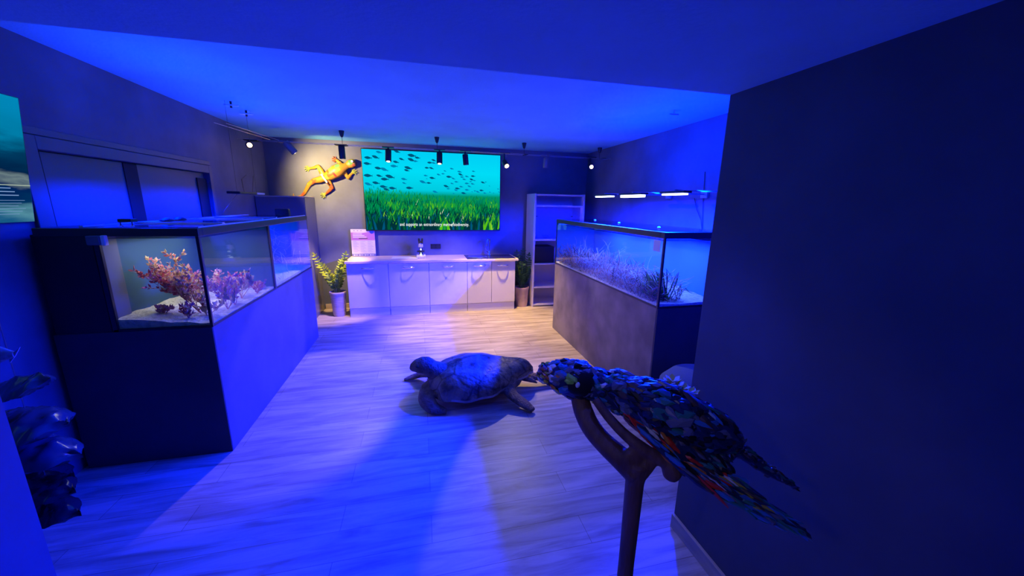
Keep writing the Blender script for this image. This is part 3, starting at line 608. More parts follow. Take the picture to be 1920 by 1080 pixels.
for k in range(NB):
    t = (k/NB)**.75      # far to near
    u = rn.random(); hz = horizon(u); base = hz*(1-t)*1.0 - .02; ln = (.035+.15*t)*rn.uniform(.6, 1.25); w = (.0018+.0055*t)*rn.uniform(.6, 1.3)
    lean = rn.uniform(-.35, .5)*ln
    shade = mnoise.noise(Vector((u*6, base*9, 2)))
    if t < .3: mi = rn.choice([2, 6, 6, 3, 2] if shade < .1 else [3, 3, 6, 2])
    elif t < .7: mi = rn.choice([1, 2, 2, 6, 0] if shade < -.02 or u < .12 else [3, 4, 3, 3, 2])
    else: mi = rn.choice([0, 0, 0, 1, 1, 8] if shade < .16 or u < .15 else [2, 3, 4, 1, 1])
    if rn.random() < .008: mi = rn.choice([5, 5, 9])
    u0 = min(max(u, .004), .996); z0 = max(base, 0.002); z1 = min(z0+ln, hz+.03*rn.random()+.01)
    if z1 <= z0: continue
    u1 = min(max(u0+lean*.6, .002), .998); um = min(max(u0+lean*.25, .002), .998)
    y = SY-.0004-.0000008*k
    P = lambda uu, vv: (SX0+uu*W_, y, SZ0+vv*H_)
    zm = (z0+z1)/2
    g.add([P(max(u0-w, .001), z0), P(min(u0+w, .999), z0), P(min(um+w, .999), zm), P(u1, z1), P(max(um-w, .001), zm)], [(0, 1, 2, 3, 4)], mi)
g.build('seagrass_picture', GR, sc_, fix=False)
fish = [(380,245,50),(275,298,60),(345,292,60),(265,355,60),(365,400,60),(420,412,65),(265,472,70),(370,475,50),(470,483,75),(420,508,65),(262,557,60),(335,545,60),(403,582,60),(430,610,50),(490,598,60),(605,508,50),(605,548,35),(655,596,60),(635,422,45),(650,398,65),(515,380,60),(590,313,45),(690,278,70),(745,300,45),(685,320,65),(725,333,40),(535,340,50),(550,240,50),(865,348,45),(905,325,40),(905,352,35),(835,398,40),(880,402,40),(820,474,35),(885,498,50),(790,537,60),(850,547,40),(830,505,15),(950,465,35),(995,457,30),(1015,430,25),(1085,408,35),(1055,487,50),(1100,505,35),(1130,537,35),(1165,438,40),(1175,465,45),(1190,490,35),(1212,513,35),(1240,485,35),(1240,553,40),(1265,582,35),(1180,585,35),(1140,603,45),(1125,620,35),(1240,617,40),(1205,650,45),(1025,580,50),(1045,605,30),(1085,553,30),(1300,558,35),(1305,482,40),(1290,515,40),(1310,435,30),(1320,525,25),(1355,637,35),(1395,623,40),(1430,650,30),(1410,545,40),(1440,540,20),(910,635,45),(1100,653,20),(1325,628,25),(1295,637,15),(1485,640,20),(1575,610,20),(1585,640,20),(1280,535,25),(1480,580,15),(1525,650,15)]
F = MB()
for k, (cx, cy, L) in enumerate(fish):
    top = 212+(cx-215)*.0527; u = (cx-222)/(1600-222)+.004; v = 1-(cy-top)/(1026-top); l = L/1380.0*W_*1.25; h = l*.18
    a = -.18+.25*math.sin(k*2.3)*.6; ca, sa = math.cos(a), math.sin(a)
    sh = [(-.5, 0), (-.3, .7), (-.05, 1), (.2, .6), (.36, .15), (.5, .75), (.44, 0), (.5, -.75), (.36, -.15), (.2, -.6), (-.05, -1), (-.3, -.7)]
    y = SY-.003-.00001*k
    pts = []
    for (p, q) in sh:
        xx = p*l; zz = q*h; X = SX0+u*W_+xx*ca-zz*sa; Z = SZ0+v*H_+xx*sa+zz*ca; pts.append((min(max(X, SX0+.002), SX1-.002), y, Z))
    F.add(pts, [tuple(range(12))], 0 if L > 38 and k % 5 else 1)
F.build('fish_picture', [GR[8], GR[7]], sc_, fix=False)
tcu = bpy.data.curves.new('caption', 'FONT'); tcu.body = 'and supports an extraordinary marine biodiversity.'; tcu.size = .078; tcu.space_word = 1.35; tcu.space_character = 1.04; tcu.align_x = 'CENTER'; tcu.offset = .0006
tcu.extrude = .0005; tmp = bpy.data.objects.new('caption_curve', tcu); COL.objects.link(tmp)
bpy.context.view_layer.update(); dg = bpy.context.evaluated_depsgraph_get()
me = bpy.data.meshes.new_from_object(tmp.evaluated_get(dg)); bpy.data.objects.remove(tmp)
xs = [v.co.x for v in me.vertices]; sc = 1.17/(max(xs)-min(xs)); cxm = (max(xs)+min(xs))/2
for v in me.vertices: v.co = Vector(((v.co.x-cxm)*sc, -v.co.z, v.co.y*1.0))
cap = bpy.data.objects.new('caption', me); COL.objects.link(cap); me.materials.clear(); me.materials.append(emis('caption_white', (.9, .95, .95), 1.0)); cap.parent = sc_
cap.location = Vector((.245, SY-.006, 1.412)) - wloc(sc_); tag(cap, 'white caption text')

# info screen on left wall, tilted down
ns = thing('info_screen', (XL+.03, 2.2, 1.64), 'lit underwater picture board with text lines on the near left wall', 'info board')
T0 = at_x(66, 416, -2.27); T1 = at_x(37, 184, -2.20)
YE = T0.y
def lp(s, t, off=0.0):   # s along -Y metres from right edge, t 0..1 height
    return Vector((-2.27+.07*t+off, YE-s, T0.z+(T1.z-T0.z)*t))
WB = 1.5
lb = MB(); P8 = [lp(0, 0, 0), lp(WB, 0, 0), lp(WB, 1, 0), lp(0, 1, 0)]; lb.prism(P8, (-.02, 0, 0)); lb.build('panel', 'black', ns)
def board_mat():
    m = bpy.data.materials.new('underwater_board_picture'); m.use_nodes = True; nt = m.node_tree; nt.nodes.clear()
    tc = nt.nodes.new('ShaderNodeTexCoord'); sep = nt.nodes.new('ShaderNodeSeparateXYZ'); nt.links.new(tc.outputs['Generated'], sep.inputs[0])
    mp = nt.nodes.new('ShaderNodeMapping'); mp.inputs['Scale'].default_value = (1, 3, 7); nt.links.new(tc.outputs['Generated'], mp.inputs[0])
    n = nt.nodes.new('ShaderNodeTexNoise'); n.inputs['Scale'].default_value = 1.6; n.inputs['Detail'].default_value = 5; nt.links.new(mp.outputs[0], n.inputs[0])
    ma = nt.nodes.new('ShaderNodeMath'); ma.operation = 'MULTIPLY_ADD'; ma.inputs[1].default_value = .30; ma.inputs[2].default_value = -.15; nt.links.new(n.outputs['Fac'], ma.inputs[0])
    ad = nt.nodes.new('ShaderNodeMath'); ad.operation = 'ADD'; nt.links.new(ma.outputs[0], ad.inputs[0]); nt.links.new(sep.outputs[2], ad.inputs[1])
    r = nt.nodes.new('ShaderNodeValToRGB'); nt.links.new(ad.outputs[0], r.inputs[0]); e0, e1 = r.color_ramp.elements
    e0.position = 0; e0.color = (.01, .12, .28, 1); e1.position = 1; e1.color = (0, .30, .60, 1)
    for p, c in ((.10, (.10, .32, .42, 1)), (.2, (.0, .04, .14, 1)), (.30, (.0, .02, .12, 1)), (.36, (.18, .26, .28, 1)), (.42, (.0, .02, .08, 1)), (.58, (.0, .05, .14, 1)), (.72, (0, .25, .48, 1))):
        e = r.color_ramp.elements.new(p); e.color = c
    e = nt.nodes.new('ShaderNodeEmission'); e.inputs[1].default_value = .8; o = nt.nodes.new('ShaderNodeOutputMaterial'); nt.links.new(r.outputs[0], e.inputs[0]); nt.links.new(e.outputs[0], o.inputs[0]); return m
lb = MB(); lb.prism([lp(.005, .005, .001), lp(WB, .005, .001), lp(WB, .995, .001), lp(.005, .995, .001)], (.001, 0, 0)); lb.build('picture', board_mat(), ns)
lb = MB(); te = emis('board_text', (.25, .4, .75), .8)
for i in range(4): s0 = .06+.04*(3-i)*.5 if i < 3 else .3; t = .275-.028*i; lb.prism([lp(s0, t, .003), lp(WB-.1, t, .003), lp(WB-.1, t+.007, .003), lp(s0, t+.007, .003)], (.001, 0, 0))
for i in range(6): t = .18-.022*i; lb.prism([lp(.05+.02*(i % 3), t, .003), lp(WB-.1, t, .003), lp(WB-.1, t+.003, .003), lp(.05+.02*(i % 3), t+.003, .003)], (.001, 0, 0))
lb.build('text_lines', te, ns)
lb = MB(); lb.prism([lp(.005, .30, .003), lp(WB, .30, .003), lp(WB, .307, .003), lp(.005, .307, .003)], (.001, 0, 0)); lb.build('divider_line', emis('board_line', (.45, .55, .45), .8), ns)

# ---------------------------------------------------------------- white shelf unit
sh = thing('shelf_unit', (2.35, 6.45, 0), 'tall white open shelf unit at the back right', 'shelf')
MB().bbox(1.895, 1.925, 6.20, 6.69, 0, 1.985, .002).build('side_panel', 'shelf', sh)
MB().bbox(2.785, 2.815, 6.20, 6.69, 0, 1.985, .002).build('side_panel', 'shelf', sh)
MB().box(1.925, 2.785, 6.675, 6.69, .03, 1.96).build('back_panel', 'shelf', sh)
for z in (.03, .35, .775, 1.20, 1.78, 1.965): MB().bbox(1.926, 2.784, 6.205, 6.674, z-.012, z+.014, .002).build('shelf_board', 'shelf', sh)
gd = MB().bbox(1.93, 2.78, 6.30, 6.306, 1.217, 1.765, .002).build('glass_door', glass('frosted_door', (.80, .78, .86), .15, 1.35), sh)
each('catch', 'black', gd, [MB().bbox(x_, x_+.04, 6.29, 6.299, 1.60, 1.612, .002) for x_ in (1.945, 2.60)])
o = MB().bbox(1.93, 2.30, 6.25, 6.60, .79, 1.08, .006).bbox(1.95, 2.28, 6.245, 6.25, .81, 1.06, .002).build('storage_box', 'black', origin=(2.12, 6.42, .79)); tag(o, 'black box on the middle board of the white shelf unit', 'box')
for i, (x, r, lb_) in enumerate(((1.98, .045, 'left small glass bowl on the shelf behind the door'), (2.18, .06, 'right larger glass bowl on the shelf behind the door'))):
    o = MB().lathe([(r*.5, 0), (r, .02), (r*1.05, .05), (r*.9, .055), (r*.85, .05), (r*.8, .02), (r*.3, .01)], (x, 6.40, 1.215), 20).build('glass_bowl', 'clearglass', origin=(x, 6.40, 1.215), smooth=True); tag(o, lb_, 'bowl', 'glass bowls in the shelf unit')

# ---------------------------------------------------------------- potted plants
def leaflet(mb, p, d, side, l, w, mi=0):
    n = d.cross(side).normalized()*.0025; q = [p, p+d*l*.35+side*w, p+d*l*.75+side*w*.8, p+d*l, p+d*l*.75-side*w*.8, p+d*l*.35-side*w]
    mb.prism([v-n*.5 for v in q], n, mi)
def plant(x, y, label, pm, lm, fronds, R=.125, h=.40, r2=.092, ht=.03, seed=1, ll=.07):
    rn = random.Random(seed); t = thing('potted_plant', (x, y, 0), label, 'plant', 'pot plants beside the counter')
    prof = [(r2*.96, 0), (r2, .01)]
    nrib = 14
    for i in range(nrib*2): f = i/(nrib*2); prof.append((r2+(R*.93-r2)*f+(.0022 if i % 2 else 0), .02+(h-.075)*f))
    prof += [(R*.95, h-.05), (R, h-.035), (R*1.03, h-.015), (R, h), (R*.9, h), (R*.86, h-.03)]
    MB().lathe(prof, (x, y, 0), 32).build('pot', pm, t, smooth=40)
    MB().lathe([(.02, h-.05), (R*.86, h-.03), (R*.85, h-.025), (.02, h-.02)], (x, y, 0), 20).build('soil', 'soil', t)
    for (dx, dy, H, bx) in fronds:
        mb = MB(); pts = []
        for i in range(15):
            f = i/14; pts.append(Vector((x+bx+dx*f**1.35, y+dy*f**1.35, h-.03+H*f)))
        mb.tube(pts, [.011*(1-.75*i/14) for i in range(15)], 7)
        for i in range(3, 15):
            tdir = (pts[min(i+1, 14)]-pts[i-1]).normalized(); a = tdir.cross(Vector((rn.uniform(-.3,.3), 1, 0))).normalized()
            for s in (-1, 1):
                d = (a*s*1.0+tdir*.45+Vector((0, -.35, 0))).normalized(); sd = d.cross(Vector((0, .7, -.9))).normalized()
                l = ll*(1-.35*abs(i-8)/7)*rn.uniform(.85, 1.15); leaflet(mb, pts[i], d, sd, l, l*.21)
        leaflet(mb, pts[-1], (pts[-1]-pts[-2]).normalized(), Vector((1, 0, 0)), ll*.8, ll*.18)
        mb.build('frond', lm, t, fix=False)
    return t
plant(-1.32, 6.26, 'bright green leafy plant in a ribbed beige pot left of the counter', 'pot', 'leaf',
      [(-.24, .0, .60, -.04), (-.20, .08, .44, -.02), (.15, -.08, .62, .02), (.08, .06, .50, .01), (.03, .04, .38, 0), (-.08, -.06, .34, -.02), (.07, -.10, .42, .01)], seed=4, ll=.088)
plant(1.735, 6.32, 'dark green leafy plant in a tan pot between counter and shelf', 'pot2', 'leaf2',
      [(-.06, .0, .64, -.04), (.02, .05, .66, 0), (-.09, .06, .52, -.03), (.08, -.03, .50, .03), (.10, .05, .58, .03), (-.02, -.08, .44, 0), (.05, .08, .36, .0), (.12, .0, .34, .0), (-.08, -.03, .38, .0)], R=.128, h=.355, r2=.105, seed=9, ll=.085)

# ---------------------------------------------------------------- cable track and spotlights
MT['anchor'] = mat('white_anchor_plastic', (.85, .85, .9), .3)
tr = thing('cable_track', (.3, 5.85, 2.56), 'pair of thin cables strung below the ceiling carrying the spotlights', 'cable track')
for yy in (5.80, 5.90): MB().tube([(-2.26, yy, 2.565), (.3, yy, 2.555), (3.04, yy, 2.545)], .0025, 6).build('wire', 'steel', tr)
for yy in (-1.85, -1.75): MB().tube([(yy, 4.30, 2.50), (yy, 5.7, 2.56)], .002, 6).build('wire', 'steel', tr)
for i, (px, py, lb_) in enumerate(((640, 245, 'black cone ceiling hook above the lizard, leftmost of the dark hooks'), (819, 257, 'black cone ceiling hook above the middle of the screen'), (983, 268, 'black cone ceiling hook right of the screen'), (1125, 277, 'black cone ceiling hook above the right corner lamp'))):
    p = at_z(px, py, ZC); p.z = ZC
    a = thing('ceiling_hook', p, lb_, 'ceiling hook', 'black cone hooks on the ceiling')
    MB().lathe([(.008, -.085), (.020, -.07), (.034, -.012), (.034, 0)], p, 16).build('cone', 'black', a, smooth=True)
    MB().cyl((p.x, p.y, ZC-.085), (p.x, p.y, 2.556), .003, n=6).bbox(p.x-.03, p.x+.03, 5.79, 5.91, 2.548, 2.556, .002).build('wire', 'black', a)
for i, (px, py, lb_) in enumerate(((432, 190, 'nearer of two small chrome anchors on the ceiling upper left'), (461, 207, 'farther of two small chrome anchors on the ceiling upper left'))):
    p = at_z(px, py, ZC); p.z = ZC
    a = thing('ceiling_anchor', p, lb_, 'ceiling anchor', 'small chrome anchors on the ceiling')
    MB().cyl((p.x, p.y, ZC), (p.x, p.y, ZC-.06), .010, n=10).build('stem', 'black', a)
    MB().bbox(p.x-.065, p.x+.065, p.y-.012, p.y+.012, ZC-.042, ZC-.028, .004).build('crossbar', 'anchor', a)
q = at_z(1265, 207, ZC); a = thing('ceiling_anchor', (q.x, q.y, ZC), 'small blue lit anchor on the ceiling above the right tank', 'ceiling anchor')
MB().cyl((q.x, q.y, ZC), (q.x, q.y, ZC-.04), .008, n=10).build('stem', 'steel', a); MB().bbox(q.x-.05, q.x+.05, q.y-.01, q.y+.01, ZC-.04, ZC-.03, .003).build('crossbar', 'steel', a)
def luminaire(top, d, L, r, label, glow='lampglow2', body='black', big=False, lensr=.62):
    top = Vector(top); d = Vector(d).normalized(); end = top+d*L
    a = thing('track_spotlight', top, label, 'spotlight', 'cylinder spotlights on the cable track')
    MB().tube([top, top+d*.01, end-d*.004, end], [r*.85, r, r, r*.93], 20).build('body', body, a, smooth=40)
    MB().tube([top-d*.01, top+d*.03], r*.25, 8).bbox(top.x-.012, top.x+.012, top.y-.012, top.y+.012, top.z, 2.552, .002).bbox(top.x-.08, top.x+.08, 5.79, 5.91, 2.552, 2.562, .002).build('bracket', body, a)
    if glow:
        MB().tube([end-d*.001, end+d*.004], r*lensr, 16).build('lens', glow, a)
    return a
S = lambda px, py, Y=5.85: at_y(px, py, Y)
gm = mat('grey_metal_body', (.16, .16, .17), .5)
# 1: facing the room, bright (left)
p = S(468, 272, 5.62); luminaire(p+Vector((-.05, .13, .02)), (p-(p+Vector((-.05, .13, .02)))), .14, .045, 'brightest warm spotlight glowing in the upper left corner', 'lampglow')
p = S(534, 266); luminaire((p.x, 5.85, p.z), (.75, .35, -1.0), .17, .045, 'grey spotlight tilted toward the lizard on the wall', 'lampglow2', gm, lensr=.3)
p = S(640, 273); luminaire((p.x, 5.85, p.z), (0, .1, -1), .175, .042, 'vertical black spotlight just above the lizard head', None)
p = S(728, 281); luminaire((p.x, 5.85, p.z), (-.03, -.25, -1), .165, .042, 'black spotlight in front of the upper left of the screen')
p = S(824, 286); luminaire((p.x, 5.85, p.z), (-.03, -.25, -1), .165, .042, 'black spotlight in front of the middle of the screen')
p = S(872, 289); luminaire((p.x, 5.85, p.z), (.10, .1, -1), .155, .042, 'unlit black spotlight right of the middle of the screen', None)
p = S(950, 311, 5.76); luminaire(p+Vector((-.02, .09, .07)), (.02, -.09, -.07), .12, .042, 'glowing spotlight just right of the screen', 'lampglow', lensr=.75)
p = S(1024, 296); luminaire((p.x, 5.85, p.z), (0, .1, -1), .15, .040, 'dim blue spotlight hanging above the white shelf unit', None, gm)
p = S(1109, 313, 5.72); luminaire(p+Vector((.03, .13, .05)), (-.03, -.13, -.05), .14, .045, 'warm glowing spotlight in the right corner', 'lampglow')

# ---------------------------------------------------------------- lizard sculpture on the wall
LZM = [mat('yellow_mosaic', (.38, .20, .015), .4), mat('orange_mosaic', (.38, .08, .015), .4), mat('red_mosaic', (.32, .03, .02), .4), mat('lime_mosaic', (.28, .34, .05), .4), mat('white_mosaic', (.85, .85, .7), .4), mat('green_mosaic', (.10, .30, .10), .4), mat('violet_mosaic', (.20, .10, .20), .4)]
def W(cx, cy, Y=6.635): return at_y(560+cx/12.0, 290+cy/12.0, Y)
lz = thing('lizard_sculpture', W(780, 400, 6.699), 'colourful yellow and orange mosaic lizard sculpture climbing the back wall', 'wall sculpture')
bd = MB()
def limb(mb, pts, rad, fl=.7):
    rad = [r*.86 for r in rad]; P = [W(a, b, Y) for a, b, Y in pts]; Q = []; Rr = []
    for i in range(len(P)-1):
        for j in range(4): Q.append(P[i].lerp(P[i+1], j/4)); Rr.append(rad[i]+(rad[i+1]-rad[i])*j/4)
    Q.append(P[-1]); Rr.append(rad[-1]); mb.tube(Q, Rr, 10, flat=[r*fl for r in Rr], up=(0, 1, 0))
limb(bd, [(560, 540, 6.64), (700, 460, 6.625), (850, 370, 6.62), (960, 300, 6.625), (1060, 260, 6.63), (1110, 230, 6.64)], [.05, .095, .115, .095, .06, .05])
limb(bd, [(1080, 250, 6.64), (1150, 210, 6.635), (1240, 180, 6.635), (1290, 160, 6.64)], [.05, .075, .072, .03])
limb(bd, [(960, 270, 6.65), (930, 190, 6.66), (850, 120, 6.67)], [.045, .035, .025])
limb(bd, [(1000, 350, 6.65), (1060, 450, 6.66), (1115, 520, 6.66), (1160, 460, 6.67), (1215, 410, 6.675)], [.045, .036, .032, .026, .018])
limb(bd, [(560, 470, 6.65), (500, 360, 6.655), (440, 260, 6.66), (340, 295, 6.67), (240, 310, 6.675)], [.05, .046, .034, .026, .018])
limb(bd, [(640, 560, 6.65), (690, 640, 6.655), (750, 745, 6.66), (660, 840, 6.67), (590, 890, 6.675)], [.05, .042, .034, .024, .018])
limb(bd, [(600, 520, 6.65), (480, 560, 6.655), (340, 590, 6.66), (240, 660, 6.665), (190, 750, 6.67), (130, 860, 6.675), (60, 930, 6.68), (-60, 960, 6.68), (-120, 920, 6.68), (-118, 870, 6.68)], [.06, .058, .045, .038, .032, .026, .02, .014, .010, .005])
b = bd.build('body', LZM, lz, smooth=True)
for f_ in b.data.polygons:
    c_ = f_.center; v = mnoise.cell(Vector((c_.x*16, c_.z*16, 3.1)))
    v2 = mnoise.noise(Vector((c_.x*5, 0, c_.z*5)))
    k = 0 if v < .45 else 1 if v < .75 else 2 if v < .85 else 3 if v < .93 else 5
    if c_.x > .35: k = 2 if v < .5 else 1 if v < .8 else 6
    f_.material_index = k
for (hx, hy, dx, dy) in ((850, 120, -1, -.3), (1215, 410, .8, -.6), (240, 310, -1, .1), (590, 890, -.8, .5)):
    hb = MB(); p0 = W(hx, hy, 6.675); ang = math.atan2(-dy, dx)
    hb.ell(p0, ((.022, 0, 0), (0, .010, 0), (0, 0, .022)), 10, 6)
    for s in (-1.0, -.5, 0, .5, 1.0):
        dv = Vector((math.cos(ang+s), 0, math.sin(ang+s))); ln = .062 if abs(s) < .9 else .045
        hb.tube([p0+dv*.01, p0+dv*ln*.7, p0+dv*ln], [.008, .006, .005], 6); hb.ell(p0+dv*ln, ((.009, 0, 0), (0, .006, 0), (0, 0, .009)), 8, 5)
    hb.build('foot', LZM[3] if hy != 120 else LZM[1], lz, smooth=True)
belt = MB(); a_, b_ = W(505, 440, 6.57), W(640, 630, 6.57); belt.tube([a_, a_.lerp(b_, .5)+Vector((0, -.01, 0)), b_], .014, 8); belt.build('sash', LZM[4], lz, smooth=True)
MB().ell(W(1200, 150, 6.575), ((.02, 0, 0), (0, .012, 0), (0, 0, .02)), 10, 6).build('eye', LZM[4], lz, smooth=True)
for (cx, cy) in ((850, 380), (600, 530), (1180, 200)):   # wall mounts that hold it off the wall
    q = W(cx, cy, 6.66); MB().cyl((q.x, 6.62, q.z), (q.x, 6.70, q.z), .012, n=8).build('wall_mount', 'steel', lz)

# ---------------------------------------------------------------- big turtle on the floor
tt = thing('sea_turtle_model', (.5, 3.28, 0), 'big brown life size sea turtle model lying on the wooden floor', 'turtle sculpture')
TC = Vector((.50, 3.28, 0)); ROT = .05
def TL(u, v, z):  # u along body (head = -), v across (camera side = -)
    c, s = math.cos(ROT), math.sin(ROT); return Vector((TC.x+u*c-v*s, TC.y+u*s+v*c, z))
def outline(t):   # heart shaped carapace, t angle
    c, s = math.cos(t), math.sin(t)
    L = .50; w = .345*(1-.16*c)
    rr = 1-.10*max(0, c)**4*0
    u = L*(c*.99 if c < 0 else c*.90+.17*c**5); v = w*s*(1-.52*max(0, c)**1.6)
    if c > .9: v *= 1-.5*(c-.9)/.1*0
    return u, v
cz = MB(); NA, NR = 64, 18; vs_ = []; fs = []
for j in range(NR+1):
    r = 1.0*math.sin(j/NR*PI/2)
    for i in range(NA):
        t = 2*PI*i/NA; u, v = outline(t); f = j/NR*PI/2
        zr = .10+.055*(u/.48+1)/2; topz = .30-.05*(u/.5)
        z = zr+(topz)*math.cos(f)**.75*(.78 if r > .99 else .85)
        if j >= NR-1: z = zr + (.02 if j == NR-1 else 0)
        # scute relief
        rel = .006*math.sin(r*9)*(1 if j < NR-2 else 0)+.005*math.cos(t*10)*r*(1 if j < NR-1 else 0)
        kx = .010*math.exp(-(v*r/.03)**2) * (1 if j < NR-2 else 0)
        z += rel+kx+.012*mnoise.noise(Vector((u*r*4, v*r*4, 5)))
        k = 1.0 + (.03*math.cos(t*13) if j >= NR-2 else 0)
        vs_.append(TL(u*r*k, v*r*k, z))
for j in range(NR):
    for i in range(NA): fs.append((j*NA+i, j*NA+(i+1) % NA, (j+1)*NA+(i+1) % NA, (j+1)*NA+i))
# underside of the rim
base = len(vs_)
for i in range(NA):
    t = 2*PI*i/NA; u, v = outline(t); vs_.append(TL(u*.9, v*.9, .085+.055*(u/.48+1)/2))
for i in range(NA): fs.append((NR*NA+i, NR*NA+(i+1) % NA, base+(i+1) % NA, base+i))
fs.append(tuple(base+i for i in range(NA)))
cz.add(vs_, fs)
car = cz.build('carapace', ['log_shell', 'log_rim'], tt, smooth=60)
for i, f_ in enumerate(car.data.polygons):
    if i >= (NR-1)*NA: f_.material_index = 1 if (i % NA) > 40 or (i % NA) < 6 else 0
def remesh(o, vox=.008, sm=4, fac=.5):
    m = o.modifiers.new('remesh', 'REMESH'); m.mode = 'VOXEL'; m.voxel_size = vox; m.use_smooth_shade = True
    s = o.modifiers.new('smooth', 'SMOOTH'); s.iterations = sm; s.factor = fac
bo = MB()
bo.ell(TL(0, 0, .13), (TL(.43, 0, 0)-TL(0, 0, 0), TL(0, .28, 0)-TL(0, 0, 0), (0, 0, .10)), 24, 12)
hd = at_y(792, 686, 3.26)
neck0 = TL(-.36, 0, .245); nk = [neck0, neck0.lerp(hd, .5)+Vector((0, 0, .01)), hd+Vector((.05, 0, .0))]
bo.tube(nk, [.12, .085, .072], 14)
hx = hd
bo.tube([hx+Vector((.09, 0, -.005)), hx+Vector((.05, 0, .004)), hx+Vector((0, 0, .006)), hx+Vector((-.05, 0, 0)), hx+Vector((-.085, 0, -.012)), hx+Vector((-.105, 0, -.03))], [.06, .078, .078, .062, .042, .018], 16, flat=[.06, .078, .080, .066, .045, .02], up=(0, 0, 1))
def flp(mb, pts, wid, th, up=(0, 0, 1)):
    P = [Vector(p) for p in pts]; Q = []; Wd = []; Th = []
    for i in range(len(P)-1):
        for j in range(5):
            Q.append(P[i].lerp(P[i+1], j/5)); Wd.append(wid[i]+(wid[i+1]-wid[i])*j/5); Th.append(th[i]+(th[i+1]-th[i])*j/5)
    Q.append(P[-1]); Wd.append(wid[-1]); Th.append(th[-1])
    # smooth centreline
    for _ in range(3): Q = [Q[0]]+[(Q[i-1]+Q[i]*2+Q[i+1])/4 for i in range(1, len(Q)-1)]+[Q[-1]]
    mb.tube(Q, Wd, 14, flat=Th, up=up)
fl_tip = at_z(838, 772, .025)
flp(bo, [TL(-.32, -.20, .15), at_z(806, 722, .16), at_z(798, 748, .11), at_z(812, 766, .06), fl_tip], [.09, .085, .080, .060, .025], [.05, .045, .035, .024, .012], up=(-.35, -.75, .8))
flp(bo, [TL(-.30, .20, .15), at_z(795, 700, .08), at_z(775, 706, .035), at_z(757, 712, .016)], [.08, .07, .055, .02], [.045, .03, .02, .010])
flp(bo, [TL(.22, -.20, .14), at_z(960, 741, .10), at_z(983, 757, .06), at_z(1000, 770, .03)], [.07, .06, .058, .035], [.045, .035, .03, .018])
flp(bo, [TL(.30, .14, .14), at_z(1010, 707, .09), at_z(1030, 713, .05), at_z(1050, 722, .02)], [.06, .055, .055, .03], [.04, .03, .025, .012])
flp(bo, [TL(.40, -.02, .13), TL(.52, -.04, .09), TL(.58, -.05, .06)], [.035, .025, .010], [.03, .02, .008])
b = bo.build('body', 'log_skin', tt); remesh(b, .009, 3)
for s in (-1, 1):
    MB().ell(hx+Vector((-.045, s*.058, .022)), ((.016, 0, 0), (0, .010, 0), (0, 0, .013)), 10, 8).build('eye', 'black', tt, smooth=True)

# ---------------------------------------------------------------- near turtle made of plastic debris on a driftwood stand
dt = thing('debris_turtle', at_d(1250, 770, 1.0), 'swimming sea turtle sculpture made of colourful plastic debris on a wooden stand', 'turtle sculpture')
DC = [('navy', (.02, .035, .12)), ('black', (.015, .015, .02)), ('blue', (.04, .20, .60)), ('white', (.75, .76, .8)), ('red', (.75, .04, .03)), ('orange', (.65, .22, .05)), ('yellow', (.50, .42, .07)), ('teal', (.03, .20, .20)), ('grey', (.15, .17, .26)), ('green', (.30, .65, .10)), ('brown', (.10, .06, .05)), ('mauve', (.30, .14, .25))]
DM = [mat(n_+'_plastic_debris', c_, .32) for n_, c_ in DC]
D = {n_: i for i, (n_, c_) in enumerate(DC)}
# frame of the shell
A0 = at_d(1132, 728, 1.04); A1 = at_d(1384, 838, .96)
ax = (A1-A0); LEN = ax.length; ax.normalize()
upv = Vector((0.05, .55, 1.0)); upv = (upv-ax*upv.dot(ax)).normalized(); sd = ax.cross(upv).normalized()  # sd roughly away from/toward camera
SC = (A0+A1)/2+upv*.010
HL, HW, HH = LEN/2, .108, .066
def chips(mb, n, surf, rn, sl, sw, th, pal, align=None, jit=.35):
    for k in range(n):
        p, nr, tn = surf(rn); 
        if align is not None: tn = align
        t = (tn-nr*tn.dot(nr))
        if t.length < 1e-3: continue
        t.normalize(); t = (t+nr.cross(t)*rn.uniform(-jit, jit)*2).normalized(); b = nr.cross(t)
        nr2 = (nr+t*rn.uniform(-.3, .3)+b*rn.uniform(-.3, .3)).normalized(); b = nr2.cross(t).normalized(); t = b.cross(nr2)
        l = rn.uniform(*sl)/2; w = rn.uniform(*sw)/2; h = rn.uniform(*th); m = rn.randint(5, 7)
        poly = []
        for i in range(m):
            a = 2*PI*i/m+rn.uniform(-.25, .25); poly.append(p+t*l*math.cos(a)*rn.uniform(.75, 1.1)+b*w*math.sin(a)*rn.uniform(.75, 1.1)-nr2*.003)
        q = len(poly); k0 = pal(rn, p)
        topc = p+nr2*h*1.25
        V = poly+[v+nr2*h+(p-v)*.18 for v in poly]+[topc]
        F_ = [(i, (i+1) % q, q+(i+1) % q, q+i) for i in range(q)]+[(q+i, q+(i+1) % q, 2*q) for i in range(q)]
        mb.add(V, F_, k0)
def shell_surf(rn):
    while True:
        t = rn.uniform(0, 2*PI); z = rn.uniform(-.75, 1)
        r = math.sqrt(max(0, 1-z*z)); x, y = r*math.cos(t), r*math.sin(t)
        tap = 1-.35*max(0, x)
        p = SC+ax*HL*x+sd*HW*y*tap+upv*HH*z
        n = (ax*x/HL+sd*y/(HW*tap)+upv*z/HH).normalized(); return p, n, ax
core = MB()
core.ell(SC-upv*.002, (ax*HL*.96, sd*HW*.9, upv*HH*.93), 24, 12)
hc = at_d(1078, 712, 1.05); hA = (at_d(1130, 728, 1.05)-at_d(1020, 698, 1.06)); hA.normalize(); hU = (Vector((0, .3, 1))-hA*hA.dot(Vector((0, .3, 1)))).normalized(); hS = hA.cross(hU)
HR = (.086, .048, .053)
core.ell(hc, (hA*HR[0], hS*HR[1], hU*HR[2]), 20, 12)
